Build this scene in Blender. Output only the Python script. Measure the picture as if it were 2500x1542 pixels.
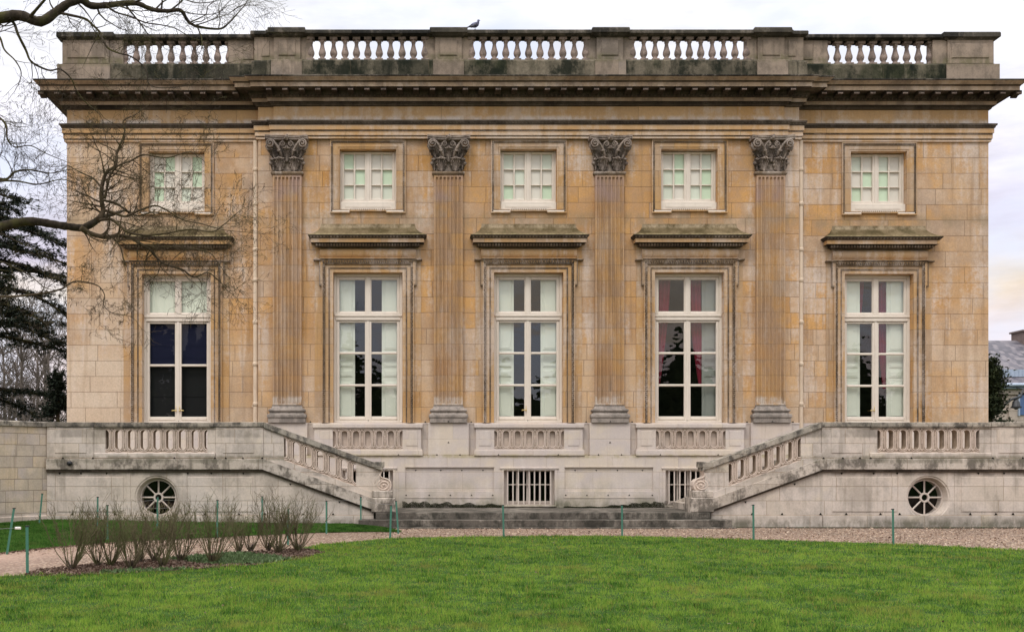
import bpy, math, random
import numpy as np
from mathutils import Vector
random.seed(7); np.random.seed(7)
R = math.radians; pi = math.pi
scene = bpy.context.scene
for o in list(bpy.data.objects): bpy.data.objects.remove(o)
C = scene.collection

# ------------------------------------------------------------------ camera, sky, sun
EYE = 1.40; DIST = 27.3; FPX = 2550.0; PX0 = 1000.0; PY0 = 1140.0
cam_d = bpy.data.cameras.new("camera"); cam = bpy.data.objects.new("camera", cam_d); C.objects.link(cam)
cam.location = (0, -DIST, EYE); cam.rotation_euler = (R(90), 0, 0)
cam_d.sensor_width = 36.0; cam_d.lens = 36.0*FPX/2500.0
cam_d.shift_x = (1250-PX0)/2500.0; cam_d.shift_y = (PY0-771)/2500.0
cam_d.clip_start = 0.1; cam_d.clip_end = 3000
scene.camera = cam
scene.render.resolution_x = 1024; scene.render.resolution_y = 631
scene.view_settings.view_transform = 'Standard'; scene.view_settings.look = 'None'
scene.view_settings.exposure = 0.22; scene.view_settings.gamma = 1.0

SUN_EL = 56.0; SUN_AZ = -28.0        # azimuth measured from "behind the camera", towards the left
world = bpy.data.worlds.new("World"); scene.world = world; world.use_nodes = True
def build_world():
    nt = world.node_tree; nt.nodes.clear(); L = nt.links.new
    def nd(t, **k):
        n = nt.nodes.new(t)
        for a, b in k.items(): setattr(n, a, b)
        return n
    out = nd('ShaderNodeOutputWorld'); bg = nd('ShaderNodeBackground'); bg.inputs['Strength'].default_value = 0.1
    sky = nd('ShaderNodeTexSky'); sky.sky_type = 'NISHITA'; sky.sun_disc = False
    sky.sun_elevation = R(SUN_EL); sky.sun_rotation = R(180+SUN_AZ); sky.air_density = 1.0; sky.dust_density = 2.0
    tc = nd('ShaderNodeTexCoord'); sp = nd('ShaderNodeSeparateXYZ'); L(tc.outputs['Generated'], sp.inputs[0])
    mp = nd('ShaderNodeMapping'); mp.inputs['Scale'].default_value = (1.6, 1.6, 5.0); mp.inputs['Location'].default_value = (0.35, 0.0, 0.2)
    L(tc.outputs['Generated'], mp.inputs[0])
    nz = nd('ShaderNodeTexNoise'); nz.inputs['Scale'].default_value = 2.3; nz.inputs['Detail'].default_value = 7; nz.inputs['Roughness'].default_value = .55
    L(mp.outputs[0], nz.inputs['Vector'])
    # elevation tint: cream near the horizon, lilac above it, white higher up
    rp = nd('ShaderNodeValToRGB'); e = rp.color_ramp.elements
    e[0].position = 0.0; e[0].color = (.66, .56, .52, 1); e[1].position = 1.0; e[1].color = (2.3, 2.3, 2.35, 1)
    for p, c in ((.105, (.66, .56, .56, 1)), (.14, (.68, .58, .48, 1)), (.165, (.68, .60, .51, 1)), (.195, (.54, .50, .60, 1)),
                 (.235, (.58, .57, .66, 1)), (.27, (.66, .64, .70, 1)), (.33, (.68, .68, .73, 1)), (.42, (.74, .74, .77, 1)), (.58, (1.5, 1.5, 1.5, 1))):
        el = rp.color_ramp.elements.new(p); el.color = c
    # the bands of cloud are uneven: nudge elevation by noise
    ad = nd('ShaderNodeMath', operation='MULTIPLY_ADD'); ad.inputs[1].default_value = .10; L(nz.outputs['Fac'], ad.inputs[0])
    sb = nd('ShaderNodeMath', operation='SUBTRACT'); sb.inputs[1].default_value = .05; L(sp.outputs['Z'], sb.inputs[0])
    L(sb.outputs[0], ad.inputs[2]); L(ad.outputs[0], rp.inputs[0])
    br = nd('ShaderNodeVectorMath', operation='SCALE'); br.inputs['Scale'].default_value = 14.0; L(rp.outputs[0], br.inputs[0])
    n3 = nd('ShaderNodeTexNoise'); n3.inputs['Scale'].default_value = 5.5; n3.inputs['Detail'].default_value = 8; n3.inputs['Roughness'].default_value = .6
    mp3 = nd('ShaderNodeMapping'); mp3.inputs['Scale'].default_value = (1, 1, 4.2); L(tc.outputs['Generated'], mp3.inputs[0]); L(mp3.outputs[0], n3.inputs['Vector'])
    mr = nd('ShaderNodeMapRange'); mr.inputs[1].default_value = .3; mr.inputs[2].default_value = .7; mr.inputs[3].default_value = 9.5; mr.inputs[4].default_value = 16.5; L(n3.outputs['Fac'], mr.inputs[0]); L(mr.outputs[0], br.inputs['Scale'])
    # openings in the cloud where the blue shows
    cr = nd('ShaderNodeValToRGB'); cr.color_ramp.elements[0].position = .36; cr.color_ramp.elements[1].position = .52
    n2 = nd('ShaderNodeTexNoise'); n2.inputs['Scale'].default_value = 3.1; n2.inputs['Detail'].default_value = 6
    mp2 = nd('ShaderNodeMapping'); mp2.inputs['Scale'].default_value = (1.5, 1.5, 3.2); mp2.inputs['Location'].default_value = (.1, .9, .35)
    L(tc.outputs['Generated'], mp2.inputs[0]); L(mp2.outputs[0], n2.inputs['Vector']); L(n2.outputs['Fac'], cr.inputs[0])
    bl = nd('ShaderNodeMix', data_type='RGBA'); bl.inputs[0].default_value = .8
    L(sky.outputs[0], bl.inputs[6]); bl.inputs[7].default_value = (8.6, 9.0, 10.6, 1)
    mx = nd('ShaderNodeMix', data_type='RGBA'); L(cr.outputs[0], mx.inputs[0]); L(bl.outputs[2], mx.inputs[6]); L(br.outputs[0], mx.inputs[7])
    L(mx.outputs[2], bg.inputs['Color']); L(bg.outputs[0], out.inputs[0])
build_world()
sun_d = bpy.data.lights.new("sun", 'SUN'); sun_d.energy = 1.15; sun_d.angle = R(14); sun_d.color = (1.0, .95, .88)
sun = bpy.data.objects.new("sun", sun_d); C.objects.link(sun)
_az = R(SUN_AZ); _d = Vector((math.sin(_az)*math.cos(R(SUN_EL)), -math.cos(_az)*math.cos(R(SUN_EL)), math.sin(R(SUN_EL))))
sun.rotation_euler = _d.to_track_quat('Z', 'Y').to_euler(); sun.location = (0, -20, 30)

# ------------------------------------------------------------------ measuring helpers (photo measure -> metres at a depth)
def WX(px, Y): return (px-PX0)*(DIST+Y)/FPX
def WZ(py, Y): return EYE+(PY0-py)*(DIST+Y)/FPX
def G(px, py, z=0.0):
    d = (EYE-z)*FPX/(py-PY0); return ((px-PX0)*d/FPX, d-DIST)

# ------------------------------------------------------------------ mesh builder
class MB:
    def __init__(s): s.v = []; s.f = []; s.m = []; s.smooth = []
    def add(s, vs, fs, m=0, sm=False):
        b = len(s.v); s.v.extend(vs)
        for f in fs: s.f.append(tuple(b+i for i in f)); s.m.append(m); s.smooth.append(sm)
    def box(s, x0, x1, y0, y1, z0, z1, m=0, shear=0.0, xr=0.0):
        if x0 > x1: x0, x1 = x1, x0
        vs = [(x, y, z+shear*(x-xr)) for z in (z0, z1) for y in (y0, y1) for x in (x0, x1)]
        s.add(vs, [(0, 1, 5, 4), (3, 2, 6, 7), (2, 0, 4, 6), (1, 3, 7, 5), (4, 5, 7, 6), (2, 3, 1, 0)], m)
    def bbox(s, x0, x1, y0, y1, z0, z1, b=.01, m=0):
        # box whose front (-y) edges are bevelled
        fr = [(x0+b, y0, z0+b), (x1-b, y0, z0+b), (x1-b, y0, z1-b), (x0+b, y0, z1-b)]
        md = [(x0, y0+b, z0), (x1, y0+b, z0), (x1, y0+b, z1), (x0, y0+b, z1)]
        bk = [(x0, y1, z0), (x1, y1, z0), (x1, y1, z1), (x0, y1, z1)]
        fs = [(0, 1, 2, 3)]
        for i in range(4):
            j = (i+1) % 4; fs.append((i, i+4, j+4, j)); fs.append((i+4, i+8, j+8, j+4))
        s.add(fr+md+bk, fs, m)
    def tube(s, pts, rad, n=4, m=0, cap=True, sm=True):
        k = len(pts)
        if k < 2: return
        vs = []; prev = None
        for i in range(k):
            a = pts[max(i-1, 0)]; b = pts[min(i+1, k-1)]
            tx, ty, tz = b[0]-a[0], b[1]-a[1], b[2]-a[2]
            l = math.sqrt(tx*tx+ty*ty+tz*tz) or 1e-9; tx /= l; ty /= l; tz /= l
            if abs(ty) < .9: ux, uy, uz = (-tz, 0, tx)
            else: ux, uy, uz = (0, tz, -ty)
            l = math.sqrt(ux*ux+uy*uy+uz*uz); ux /= l; uy /= l; uz /= l
            wx, wy, wz = ty*uz-tz*uy, tz*ux-tx*uz, tx*uy-ty*ux
            r = rad[i] if hasattr(rad, '__len__') else rad
            for q in range(n):
                c = math.cos(2*pi*q/n)*r; d = math.sin(2*pi*q/n)*r
                vs.append((pts[i][0]+ux*c+wx*d, pts[i][1]+uy*c+wy*d, pts[i][2]+uz*c+wz*d))
        fs = [(i*n+q, i*n+(q+1) % n, (i+1)*n+(q+1) % n, (i+1)*n+q) for i in range(k-1) for q in range(n)]
        if cap: fs += [tuple(range(n))[::-1], tuple((k-1)*n+q for q in range(n))]
        s.add(vs, fs, m, sm)
    def lathe(s, cx, cy, prof, n=16, m=0, sm=True):
        vs = [(cx+r*math.cos(2*pi*q/n), cy+r*math.sin(2*pi*q/n), z) for r, z in prof for q in range(n)]
        k = len(prof)
        fs = [(i*n+q, i*n+(q+1) % n, (i+1)*n+(q+1) % n, (i+1)*n+q) for i in range(k-1) for q in range(n)]
        fs += [tuple(range(n))[::-1], tuple((k-1)*n+q for q in range(n))]
        s.add(vs, fs, m, sm)
    def ell(s, c, r, m=0, nu=8, nv=5):
        vs = []
        for j in range(1, nv):
            a = pi*j/nv
            for i in range(nu):
                b = 2*pi*i/nu
                vs.append((c[0]+r[0]*math.sin(a)*math.cos(b), c[1]+r[1]*math.sin(a)*math.sin(b), c[2]+r[2]*math.cos(a)))
        vs += [(c[0], c[1], c[2]+r[2]), (c[0], c[1], c[2]-r[2])]; T = len(vs)-2
        fs = [(j*nu+i, (j+1)*nu+i, (j+1)*nu+(i+1) % nu, j*nu+(i+1) % nu) for j in range(nv-2) for i in range(nu)]
        fs += [(T, i, (i+1) % nu) for i in range(nu)] + [(T+1, (nv-2)*nu+(i+1) % nu, (nv-2)*nu+i) for i in range(nu)]
        s.add(vs, fs, m, True)
    def sweep(s, path, prof, mats=None, caps=False):
        n = len(path); k = len(prof); nr = []
        for i in range(n-1):
            dx, dy = path[i+1][0]-path[i][0], path[i+1][1]-path[i][1]; l = math.hypot(dx, dy); nr.append((dy/l, -dx/l))
        vs = []
        for i in range(n):
            if i == 0: mx, my = nr[0]
            elif i == n-1: mx, my = nr[-1]
            else:
                a, b = nr[i-1], nr[i]; q = 1+a[0]*b[0]+a[1]*b[1]; mx, my = (a[0]+b[0])/q, (a[1]+b[1])/q
            for p, z in prof: vs.append((path[i][0]+mx*p, path[i][1]+my*p, z))
        b0 = len(s.v); s.v.extend(vs)
        for i in range(n-1):
            for j in range(k-1):
                s.f.append((b0+i*k+j, b0+(i+1)*k+j, b0+(i+1)*k+j+1, b0+i*k+j+1)); s.m.append(mats[j] if mats else 0); s.smooth.append(False)
        if caps:
            s.f.append(tuple(b0+j for j in range(k))[::-1]); s.m.append(mats[0] if mats else 0); s.smooth.append(False)
            s.f.append(tuple(b0+(n-1)*k+j for j in range(k))); s.m.append(mats[0] if mats else 0); s.smooth.append(False)
    def wall(s, x0, x1, z0, z1, y, ops, depth=.3, m=0, ro=0):
        xs = sorted(set([x0, x1]+[v for o in ops for v in o[:2]])); zs = sorted(set([z0, z1]+[v for o in ops for v in o[2:4]]))
        for a, b in zip(xs, xs[1:]):
            for c, d in zip(zs, zs[1:]):
                mxx, mz = (a+b)/2, (c+d)/2; hit = None
                for o in ops:
                    if o[0] < mxx < o[1] and o[2] < mz < o[3]: hit = o
                if hit is None: s.add([(a, y, c), (b, y, c), (b, y, d), (a, y, d)], [(0, 1, 2, 3)], m)
                elif len(hit) > 4: s.add([(a, y+hit[4], c), (b, y+hit[4], c), (b, y+hit[4], d), (a, y+hit[4], d)], [(0, 1, 2, 3)], m)
        for o in ops:
            a, b, c, d = o[:4]; e = y+(o[4] if len(o) > 4 else depth)
            s.add([(a, y, c), (b, y, c), (b, y, d), (a, y, d), (a, e, c), (b, e, c), (b, e, d), (a, e, d)],
                  [(0, 4, 5, 1), (1, 5, 6, 2), (2, 6, 7, 3), (3, 7, 4, 0)], m)
    def mirror(s):
        s.v = [(-x, y, z) for x, y, z in s.v]; s.f = [f[::-1] for f in s.f]
    def shift(s, dx, dy, dz): s.v = [(x+dx, y+dy, z+dz) for x, y, z in s.v]
    def build(s, name, mats, parent=None, label=None, loc=(0, 0, 0)):
        me = bpy.data.meshes.new(name); me.from_pydata(s.v, [], s.f)
        if not isinstance(mats, (list, tuple)): mats = [mats]
        for mm in mats: me.materials.append(mm)
        me.polygons.foreach_set('material_index', s.m); me.polygons.foreach_set('use_smooth', s.smooth); me.update()
        o = bpy.data.objects.new(name, me); C.objects.link(o); o.location = loc
        if parent is not None: o.parent = parent
        if label: o['label'] = label
        return o
def tag(o, label=None, cat=None, group=None, kind=None):
    if label: o['label'] = label
    if cat: o['category'] = cat
    if group: o['group'] = group
    if kind: o['kind'] = kind
    return o
def empty(name, loc, label, cat, group=None, rot=(0, 0, 0)):
    o = bpy.data.objects.new(name, None); C.objects.link(o); o.location = loc; o.rotation_euler = rot; o.empty_display_size = .3
    return tag(o, label, cat, group)
def reuse(o, parent, loc=(0, 0, 0)):
    c = o.copy(); C.objects.link(c); c.parent = parent; c.location = loc
    return c

# ------------------------------------------------------------------ materials
class NT:
    def __init__(s, name):
        s.mat = bpy.data.materials.new(name); s.mat.use_nodes = True; s.t = s.mat.node_tree; s.t.nodes.clear()
        s.out = s.t.nodes.new('ShaderNodeOutputMaterial')
    def n(s, t, **k):
        x = s.t.nodes.new(t)
        for a, b in k.items(): setattr(x, a, b)
        return x
    def put(s, sock, v):
        if isinstance(v, bpy.types.NodeSocket): s.t.links.new(v, sock)
        elif v is not None: sock.default_value = v
    def math(s, op, a, b=None, c=None, clamp=False):
        x = s.n('ShaderNodeMath', operation=op); x.use_clamp = clamp; s.put(x.inputs[0], a)
        if b is not None: s.put(x.inputs[1], b)
        if c is not None: s.put(x.inputs[2], c)
        return x.outputs[0]
    def mix(s, f, a, b, bt='MIX'):
        x = s.n('ShaderNodeMix', data_type='RGBA'); x.blend_type = bt; s.put(x.inputs[0], f)
        s.put(x.inputs[6], a if isinstance(a, bpy.types.NodeSocket) else (*a, 1) if len(a) == 3 else a)
        s.put(x.inputs[7], b if isinstance(b, bpy.types.NodeSocket) else (*b, 1) if len(b) == 3 else b)
        return x.outputs[2]
    def noise(s, vec, scale, detail=4, rough=.55, dist=0.0):
        x = s.n('ShaderNodeTexNoise'); s.put(x.inputs['Vector'], vec); x.inputs['Scale'].default_value = scale
        x.inputs['Detail'].default_value = detail; x.inputs['Roughness'].default_value = rough; x.inputs['Distortion'].default_value = dist
        return x.outputs['Fac']
    def ss(s, v, a, b, lo=0.0, hi=1.0):
        x = s.n('ShaderNodeMapRange', interpolation_type='SMOOTHSTEP'); s.put(x.inputs[0], v); x.inputs[1].default_value = a; x.inputs[2].default_value = b
        x.inputs[3].default_value = lo; x.inputs[4].default_value = hi
        return x.outputs[0]
    def ramp(s, v, stops, const=False):
        x = s.n('ShaderNodeValToRGB'); s.put(x.inputs[0], v); e = x.color_ramp.elements
        if const: x.color_ramp.interpolation = 'CONSTANT'
        e[0].position = stops[0][0]; e[0].color = (*stops[0][1], 1); e[1].position = stops[-1][0]; e[1].color = (*stops[-1][1], 1)
        for p, c in stops[1:-1]: el = e.new(p); el.color = (*c, 1)
        return x.outputs[0]
    def pos(s): return s.n('ShaderNodeNewGeometry').outputs['Position']
    def sep(s, v):
        x = s.n('ShaderNodeSeparateXYZ'); s.put(x.inputs[0], v); return x.outputs
    def comb(s, a, b, c=0.0):
        x = s.n('ShaderNodeCombineXYZ'); s.put(x.inputs[0], a); s.put(x.inputs[1], b); s.put(x.inputs[2], c); return x.outputs[0]
    def mapv(s, v, sc, loc=(0, 0, 0)):
        x = s.n('ShaderNodeMapping'); s.put(x.inputs[0], v); x.inputs['Scale'].default_value = sc; x.inputs['Location'].default_value = loc; return x.outputs[0]
    def bump(s, h, st=.4, d=.01):
        x = s.n('ShaderNodeBump'); s.put(x.inputs['Height'], h); x.inputs['Strength'].default_value = st; x.inputs['Distance'].default_value = d
        return x.outputs[0]
    def pbsdf(s, col, rough=.85, bump=None, spec=.3, metal=0.0):
        x = s.n('ShaderNodeBsdfPrincipled'); s.put(x.inputs['Base Color'], col if isinstance(col, bpy.types.NodeSocket) else (*col, 1))
        s.put(x.inputs['Roughness'], rough); x.inputs['Specular IOR Level'].default_value = spec; x.inputs['Metallic'].default_value = metal
        if bump is not None: s.put(x.inputs['Normal'], bump)
        return x
    def fin(s, sh):
        s.t.links.new(sh if isinstance(sh, bpy.types.NodeSocket) else sh.outputs[0], s.out.inputs[0]); return s.mat

def stone(name, cols, ch=.411, bw=1.0, z0=0.0, joint=.35, grain=.22, pale=None, pale_amt=0.0, soot=None, soot_amt=0.0, soot_scale=1.0,
          streak=0.0, streak_col=(.24, .145, .08), zones=(), jw=.011, blocks=True, ends=False, joint_col=(.16, .11, .07), cont=.8, bump=.5, tint=1.0):
    """Ashlar in courses: every block its own tone, thin joints, streaks of efflorescence and grime."""
    T = NT(name); P = T.pos(); x, y, z = T.sep(P)[:3]; h = T.math('ADD', x, T.math('MULTIPLY', y, .9))
    fine = T.noise(P, 26, 6, .7); med = T.noise(P, 3.2, 5, .6); big = T.noise(P, .42, 4, .6)
    if blocks:
        zz = T.math('DIVIDE', T.math('SUBTRACT', z, z0), ch); row = T.math('FLOOR', zz)
        w1 = T.n('ShaderNodeTexWhiteNoise', noise_dimensions='1D'); T.put(w1.inputs['W'], T.math('ADD', row, .37))
        rr = w1.outputs['Value']
        w = T.math('MULTIPLY_ADD', rr, bw*.75, bw*.62)
        xx = T.math('ADD', T.math('DIVIDE', T.math('ADD', h, 40.0), w), T.math('MULTIPLY', rr, 7.3)); col = T.math('FLOOR', xx)
        w2 = T.n('ShaderNodeTexWhiteNoise', noise_dimensions='2D'); T.put(w2.inputs['Vector'], T.comb(col, row))
        cell = w2.outputs['Value']
        fx = T.math('MULTIPLY', T.math('FRACT', xx), w); fz = T.math('MULTIPLY', T.math('FRACT', zz), ch)
        d = T.math('MINIMUM', T.math('MINIMUM', fx, T.math('SUBTRACT', w, fx)), T.math('MINIMUM', fz, T.math('SUBTRACT', ch, fz)))
        jm = T.math('SUBTRACT', 1.0, T.ss(d, 0.0, jw))
        v = T.math('ADD', T.math('MULTIPLY', T.math('SUBTRACT', cell, .5), cont), T.math('MULTIPLY_ADD', T.math('SUBTRACT', big, .5), 2.2, .5), clamp=True)
    else:
        jm = None; v = T.math('MULTIPLY_ADD', T.math('SUBTRACT', T.noise(P, .9, 5, .65), .5), 2.2, .5, clamp=True)
    v = T.math('ADD', v, T.math('MULTIPLY', T.math('SUBTRACT', med, .5), .5), clamp=True)
    c = T.ramp(v, [(i/(len(cols)-1), q) for i, q in enumerate(cols)])
    if ends:      # the outer ends of the wings weathered paler, the foot of the left wing palest
        e = T.math('MAXIMUM', T.ss(x, -4.2, -7.2), T.math('MULTIPLY', T.ss(x, 12.6, 15.2), .75)); nn = T.ss(T.noise(P, .8, 5, .6), .30, .58)
        c = T.mix(T.math('MULTIPLY', T.math('MULTIPLY', e, nn), .75), c, (.53, .41, .30))
        lo = T.math('MULTIPLY', T.ss(x, -3.0, -6.2), T.ss(T.math('ADD', z, T.math('MULTIPLY', cell, 1.2)), 5.6, 4.9)); c = T.mix(T.math('MULTIPLY', lo, T.math('MULTIPLY_ADD', cell, .5, .35)), c, (.63, .55, .45))
    st = T.noise(T.mapv(P, (4.2, 4.2, .33)), 1.0, 6, .62)                 # tall, narrow runs of water
    if pale:
        rough_edge = T.noise(P, 9.0, 6, .75)
        pm = T.math('ADD', T.math('MULTIPLY', st, .6), T.math('ADD', T.math('MULTIPLY', T.noise(P, .55, 3, .5), .55), T.math('MULTIPLY', rough_edge, .42)))
        c = T.mix(T.math('MULTIPLY', T.ss(pm, .76, .93), pale_amt), c, pale)
        sp2 = T.noise(P, 42, 2, .5)
        c = T.mix(T.math('MULTIPLY', T.ss(sp2, .66, .73), min(1, pale_amt*.8)), c, pale)
    if streak:
        s2 = T.noise(T.mapv(P, (6, 6, .28), (9, 2, 4)), 1.0, 5, .6)
        c = T.mix(T.math('MULTIPLY', T.ss(s2, .53, .70), streak), c, streak_col)
    if soot:
        s3 = T.noise(T.mapv(P, (soot_scale, soot_scale, soot_scale*.7), (3, 7, 1)), 1.6, 8, .72)
        c = T.mix(T.math('MULTIPLY', T.ss(s3, .44, .60), soot_amt), c, soot)
    for (za, zb, fade, zc, amt, sc) in zones:
        up = T.ss(z, za-fade, za+fade*.2); dn = T.math('SUBTRACT', 1.0, T.ss(z, zb-fade*.2, zb+fade))
        nn = T.ss(T.noise(T.mapv(P, (sc, sc, sc*.6), (5, 1, 8)), 1.0, 7, .72), .36, .62)
        c = T.mix(T.math('MULTIPLY', T.math('MULTIPLY', up, dn), T.math('MULTIPLY', nn, amt)), c, zc)
    pits = T.ss(T.noise(P, 55, 2, .5), .30, .24)
    g = T.math('MULTIPLY_ADD', T.math('SUBTRACT', fine, .5), grain*2.4, 1.0*tint)
    cg = T.n('ShaderNodeVectorMath', operation='SCALE'); T.put(cg.inputs[0], c); T.put(cg.inputs['Scale'], g); c = cg.outputs[0]
    c = T.mix(T.math('MULTIPLY', pits, .0), c, (.1, .07, .05))
    hgt = T.math('MULTIPLY_ADD', fine, .5, T.math('MULTIPLY', med, .5))
    if jm is not None:
        c = T.mix(T.math('MULTIPLY', jm, T.math('MULTIPLY_ADD', med, 1.1, joint-.55), clamp=True), c, joint_col)
        hgt = T.math('SUBTRACT', hgt, T.math('MULTIPLY', jm, .8))
    return T.fin(T.pbsdf(c, .92, T.bump(hgt, bump, .012), spec=.15))

def plain(name, col, rough=.6, grain=.1, scale=20, spec=.4, bump=0.0, metal=0.0, dirt=None, dirt_amt=0.0):
    T = NT(name); P = T.pos(); f = T.noise(P, scale, 5, .6)
    c = T.n('ShaderNodeVectorMath', operation='SCALE'); c.inputs[0].default_value = col; T.put(c.inputs['Scale'], T.math('MULTIPLY_ADD', T.math('SUBTRACT', f, .5), grain*3, 1.0))
    cc = c.outputs[0]
    if dirt: cc = T.mix(T.math('MULTIPLY', T.ss(T.noise(T.mapv(P, (5, 5, 1.2)), 1.3, 6, .7), .48, .68), dirt_amt), cc, dirt)
    return T.fin(T.pbsdf(cc, rough, T.bump(f, bump, .01) if bump else None, spec=spec, metal=metal))

GOLD = [(.46, .240, .080), (.52, .285, .105), (.48, .285, .142), (.57, .320, .122), (.47, .30, .175), (.56, .395, .265), (.45, .33, .24)]
GOLD_EDGE = [(.43, .25, .11), (.49, .295, .13), (.46, .30, .165), (.41, .285, .185), (.50, .355, .23)]
PALE = [(.54, .455, .38), (.58, .49, .415), (.53, .46, .42), (.60, .51, .41), (.56, .48, .43)]
M = {}
WASH = (.64, .56, .50)
M['wall'] = stone('gold_ashlar', GOLD, ends=True, ch=.411, z0=.09, bw=1.15, pale=WASH, pale_amt=.62, streak=.4, joint=.75, cont=.6, grain=.3, joint_col=(.13, .08, .045), soot=(.34, .225, .14), soot_amt=.4, soot_scale=.45,
    zones=((2.45, 2.9, .35, (.38, .29, .20), .5, 2.5), (7.78, 7.95, .18, (.27, .21, .13), .6, 3.0), (6.9, 7.8, .3, (.36, .25, .17), .4, 1.5), (2.5, 4.3, .7, (.60, .46, .33), .6, .3)))
M['frieze'] = stone('frieze_ashlar', [(.49, .285, .12), (.46, .29, .145), (.52, .325, .16), (.45, .31, .19)], ch=2.0, z0=9.5, bw=1.9, pale=WASH, pale_amt=.35, joint=.5, cont=.6,
    zones=((10.33, 10.50, .10, WASH, .85, 3.0), (9.9, 10.04, .1, WASH, .55, 2.5)), streak=.15)
M['trim'] = stone('gold_trim_stone', GOLD_EDGE, ch=.411, z0=.09, bw=1.2, pale=WASH, pale_amt=.45, streak=.45, joint=.5, cont=.6)
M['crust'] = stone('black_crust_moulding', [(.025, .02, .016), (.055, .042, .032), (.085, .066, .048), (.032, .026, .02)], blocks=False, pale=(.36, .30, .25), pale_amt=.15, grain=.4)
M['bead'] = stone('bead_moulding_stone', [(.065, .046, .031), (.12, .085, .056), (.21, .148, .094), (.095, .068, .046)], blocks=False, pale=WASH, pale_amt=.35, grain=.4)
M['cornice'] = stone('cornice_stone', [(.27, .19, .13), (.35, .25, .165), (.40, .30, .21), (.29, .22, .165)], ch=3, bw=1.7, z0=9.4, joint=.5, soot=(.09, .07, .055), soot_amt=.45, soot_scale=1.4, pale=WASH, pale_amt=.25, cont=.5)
M['roofstone'] = stone('parapet_stone', [(.215, .165, .125), (.275, .215, .165), (.34, .265, .205), (.25, .205, .17)], ch=.7, bw=1.3, z0=11.95, joint=.35, soot=(.11, .09, .07), soot_amt=.55, soot_scale=1.3, streak=.4, streak_col=(.10, .085, .065), cont=.6,
    zones=((11.95, 12.10, .12, (.13, .12, .06), .7, 4.0),))
M['baluster'] = stone('baluster_stone', [(.24, .185, .16), (.36, .27, .23), (.30, .235, .20), (.18, .145, .125)], blocks=False, soot=(.07, .055, .05), soot_amt=.55, soot_scale=2.6, grain=.3)
M['coping'] = stone('lichened_coping', [(.014, .014, .013), (.032, .030, .027), (.075, .066, .052), (.022, .021, .019)], ch=1, bw=1.5, z0=12.2, joint=.3, pale=(.34, .29, .24), pale_amt=.4, grain=.5)
M['plinth'] = stone('mossy_plinth', [(.022, .022, .016), (.055, .050, .034), (.15, .125, .09), (.032, .035, .018)], ch=2, bw=1.5, z0=11, joint=.3, soot=(.009, .012, .007), soot_amt=.9, soot_scale=1.0, streak=.7, streak_col=(.010, .012, .008), grain=.4, pale=(.36, .30, .22), pale_amt=.3)
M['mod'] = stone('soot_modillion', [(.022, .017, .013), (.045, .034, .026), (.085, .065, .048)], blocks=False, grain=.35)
M['capital'] = stone('weathered_capital', [(.13, .105, .09), (.22, .175, .145), (.32, .26, .215), (.17, .14, .12)], blocks=False, grain=.35, soot=(.05, .04, .035), soot_amt=.5, soot_scale=3, pale=(.52, .44, .38), pale_amt=.4)
M['shaft'] = stone('fluted_shaft_stone', [(.38, .225, .115), (.44, .265, .13), (.37, .245, .155), (.46, .275, .12), (.39, .275, .185)], ch=.411, z0=.09, bw=4, pale=WASH, pale_amt=.25, streak=.5, streak_col=(.22, .135, .075), joint=.5, cont=.7,
    zones=((3.0, 3.2, .08, (.55, .49, .43), .8, 4.0), (8.4, 9.0, .2, (.36, .255, .22), .8, 2.0),))
M['base'] = stone('pilaster_base_stone', [(.17, .145, .125), (.25, .215, .185), (.34, .29, .25), (.20, .175, .155)], blocks=False, soot=(.11, .095, .085), soot_amt=.55, soot_scale=3, grain=.35)
M['moss'] = stone('mossy_hood_slope', [(.040, .030, .014), (.085, .063, .028), (.17, .125, .07), (.060, .050, .019)], blocks=False, grain=.5, pale=(.30, .24, .14), pale_amt=.35, bump=1.0,
    zones=((7.68, 7.9, .08, (.42, .33, .22), .75, 3.0), (7.36, 7.43, .04, (.45, .38, .2), .6, 14.0)))
M['pale'] = stone('pale_basement_stone', PALE, ch=.43, z0=-.02, bw=1.3, pale=(.68, .61, .55), pale_amt=.3, joint=.30, cont=.35, grain=.12, streak=.12, joint_col=(.36, .28, .20),
    zones=((.3, .46, .30, (.15, .145, .10), 1.0, 1.4), (.3, .9, .35, (.34, .30, .22), .55, 1.2), (1.66, 1.72, .05, (.40, .34, .20), .8, 3.0)))
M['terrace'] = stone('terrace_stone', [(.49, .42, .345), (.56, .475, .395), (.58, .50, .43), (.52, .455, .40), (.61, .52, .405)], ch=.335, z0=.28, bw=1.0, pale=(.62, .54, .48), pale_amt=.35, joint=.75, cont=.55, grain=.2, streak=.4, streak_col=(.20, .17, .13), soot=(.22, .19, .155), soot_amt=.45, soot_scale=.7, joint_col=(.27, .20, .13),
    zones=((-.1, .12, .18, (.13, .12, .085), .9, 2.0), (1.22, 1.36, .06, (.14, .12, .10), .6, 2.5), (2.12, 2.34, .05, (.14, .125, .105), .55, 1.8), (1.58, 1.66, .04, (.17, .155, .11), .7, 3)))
M['lich'] = stone('lichened_terrace_coping', [(.15, .13, .105), (.27, .235, .19), (.40, .35, .285), (.21, .19, .155)], ch=.9, bw=1.4, z0=1.7, joint=.4, soot=(.055, .05, .045), soot_amt=.85, soot_scale=2.2, grain=.4, pale=(.55, .49, .42), pale_amt=.3)
M['band'] = stone('terrace_band_stone', [(.38, .325, .265), (.45, .385, .32), (.51, .44, .37), (.42, .365, .31)], ch=2, bw=1.4, z0=1.0, joint=.5, soot=(.07, .06, .048), soot_amt=.8, soot_scale=1.7, grain=.3, streak=.6, streak_col=(.10, .085, .065), pale=(.6, .53, .46), pale_amt=.3,
    zones=((1.52, 1.62, .05, (.14, .13, .09), .6, 3.0),))
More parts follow.
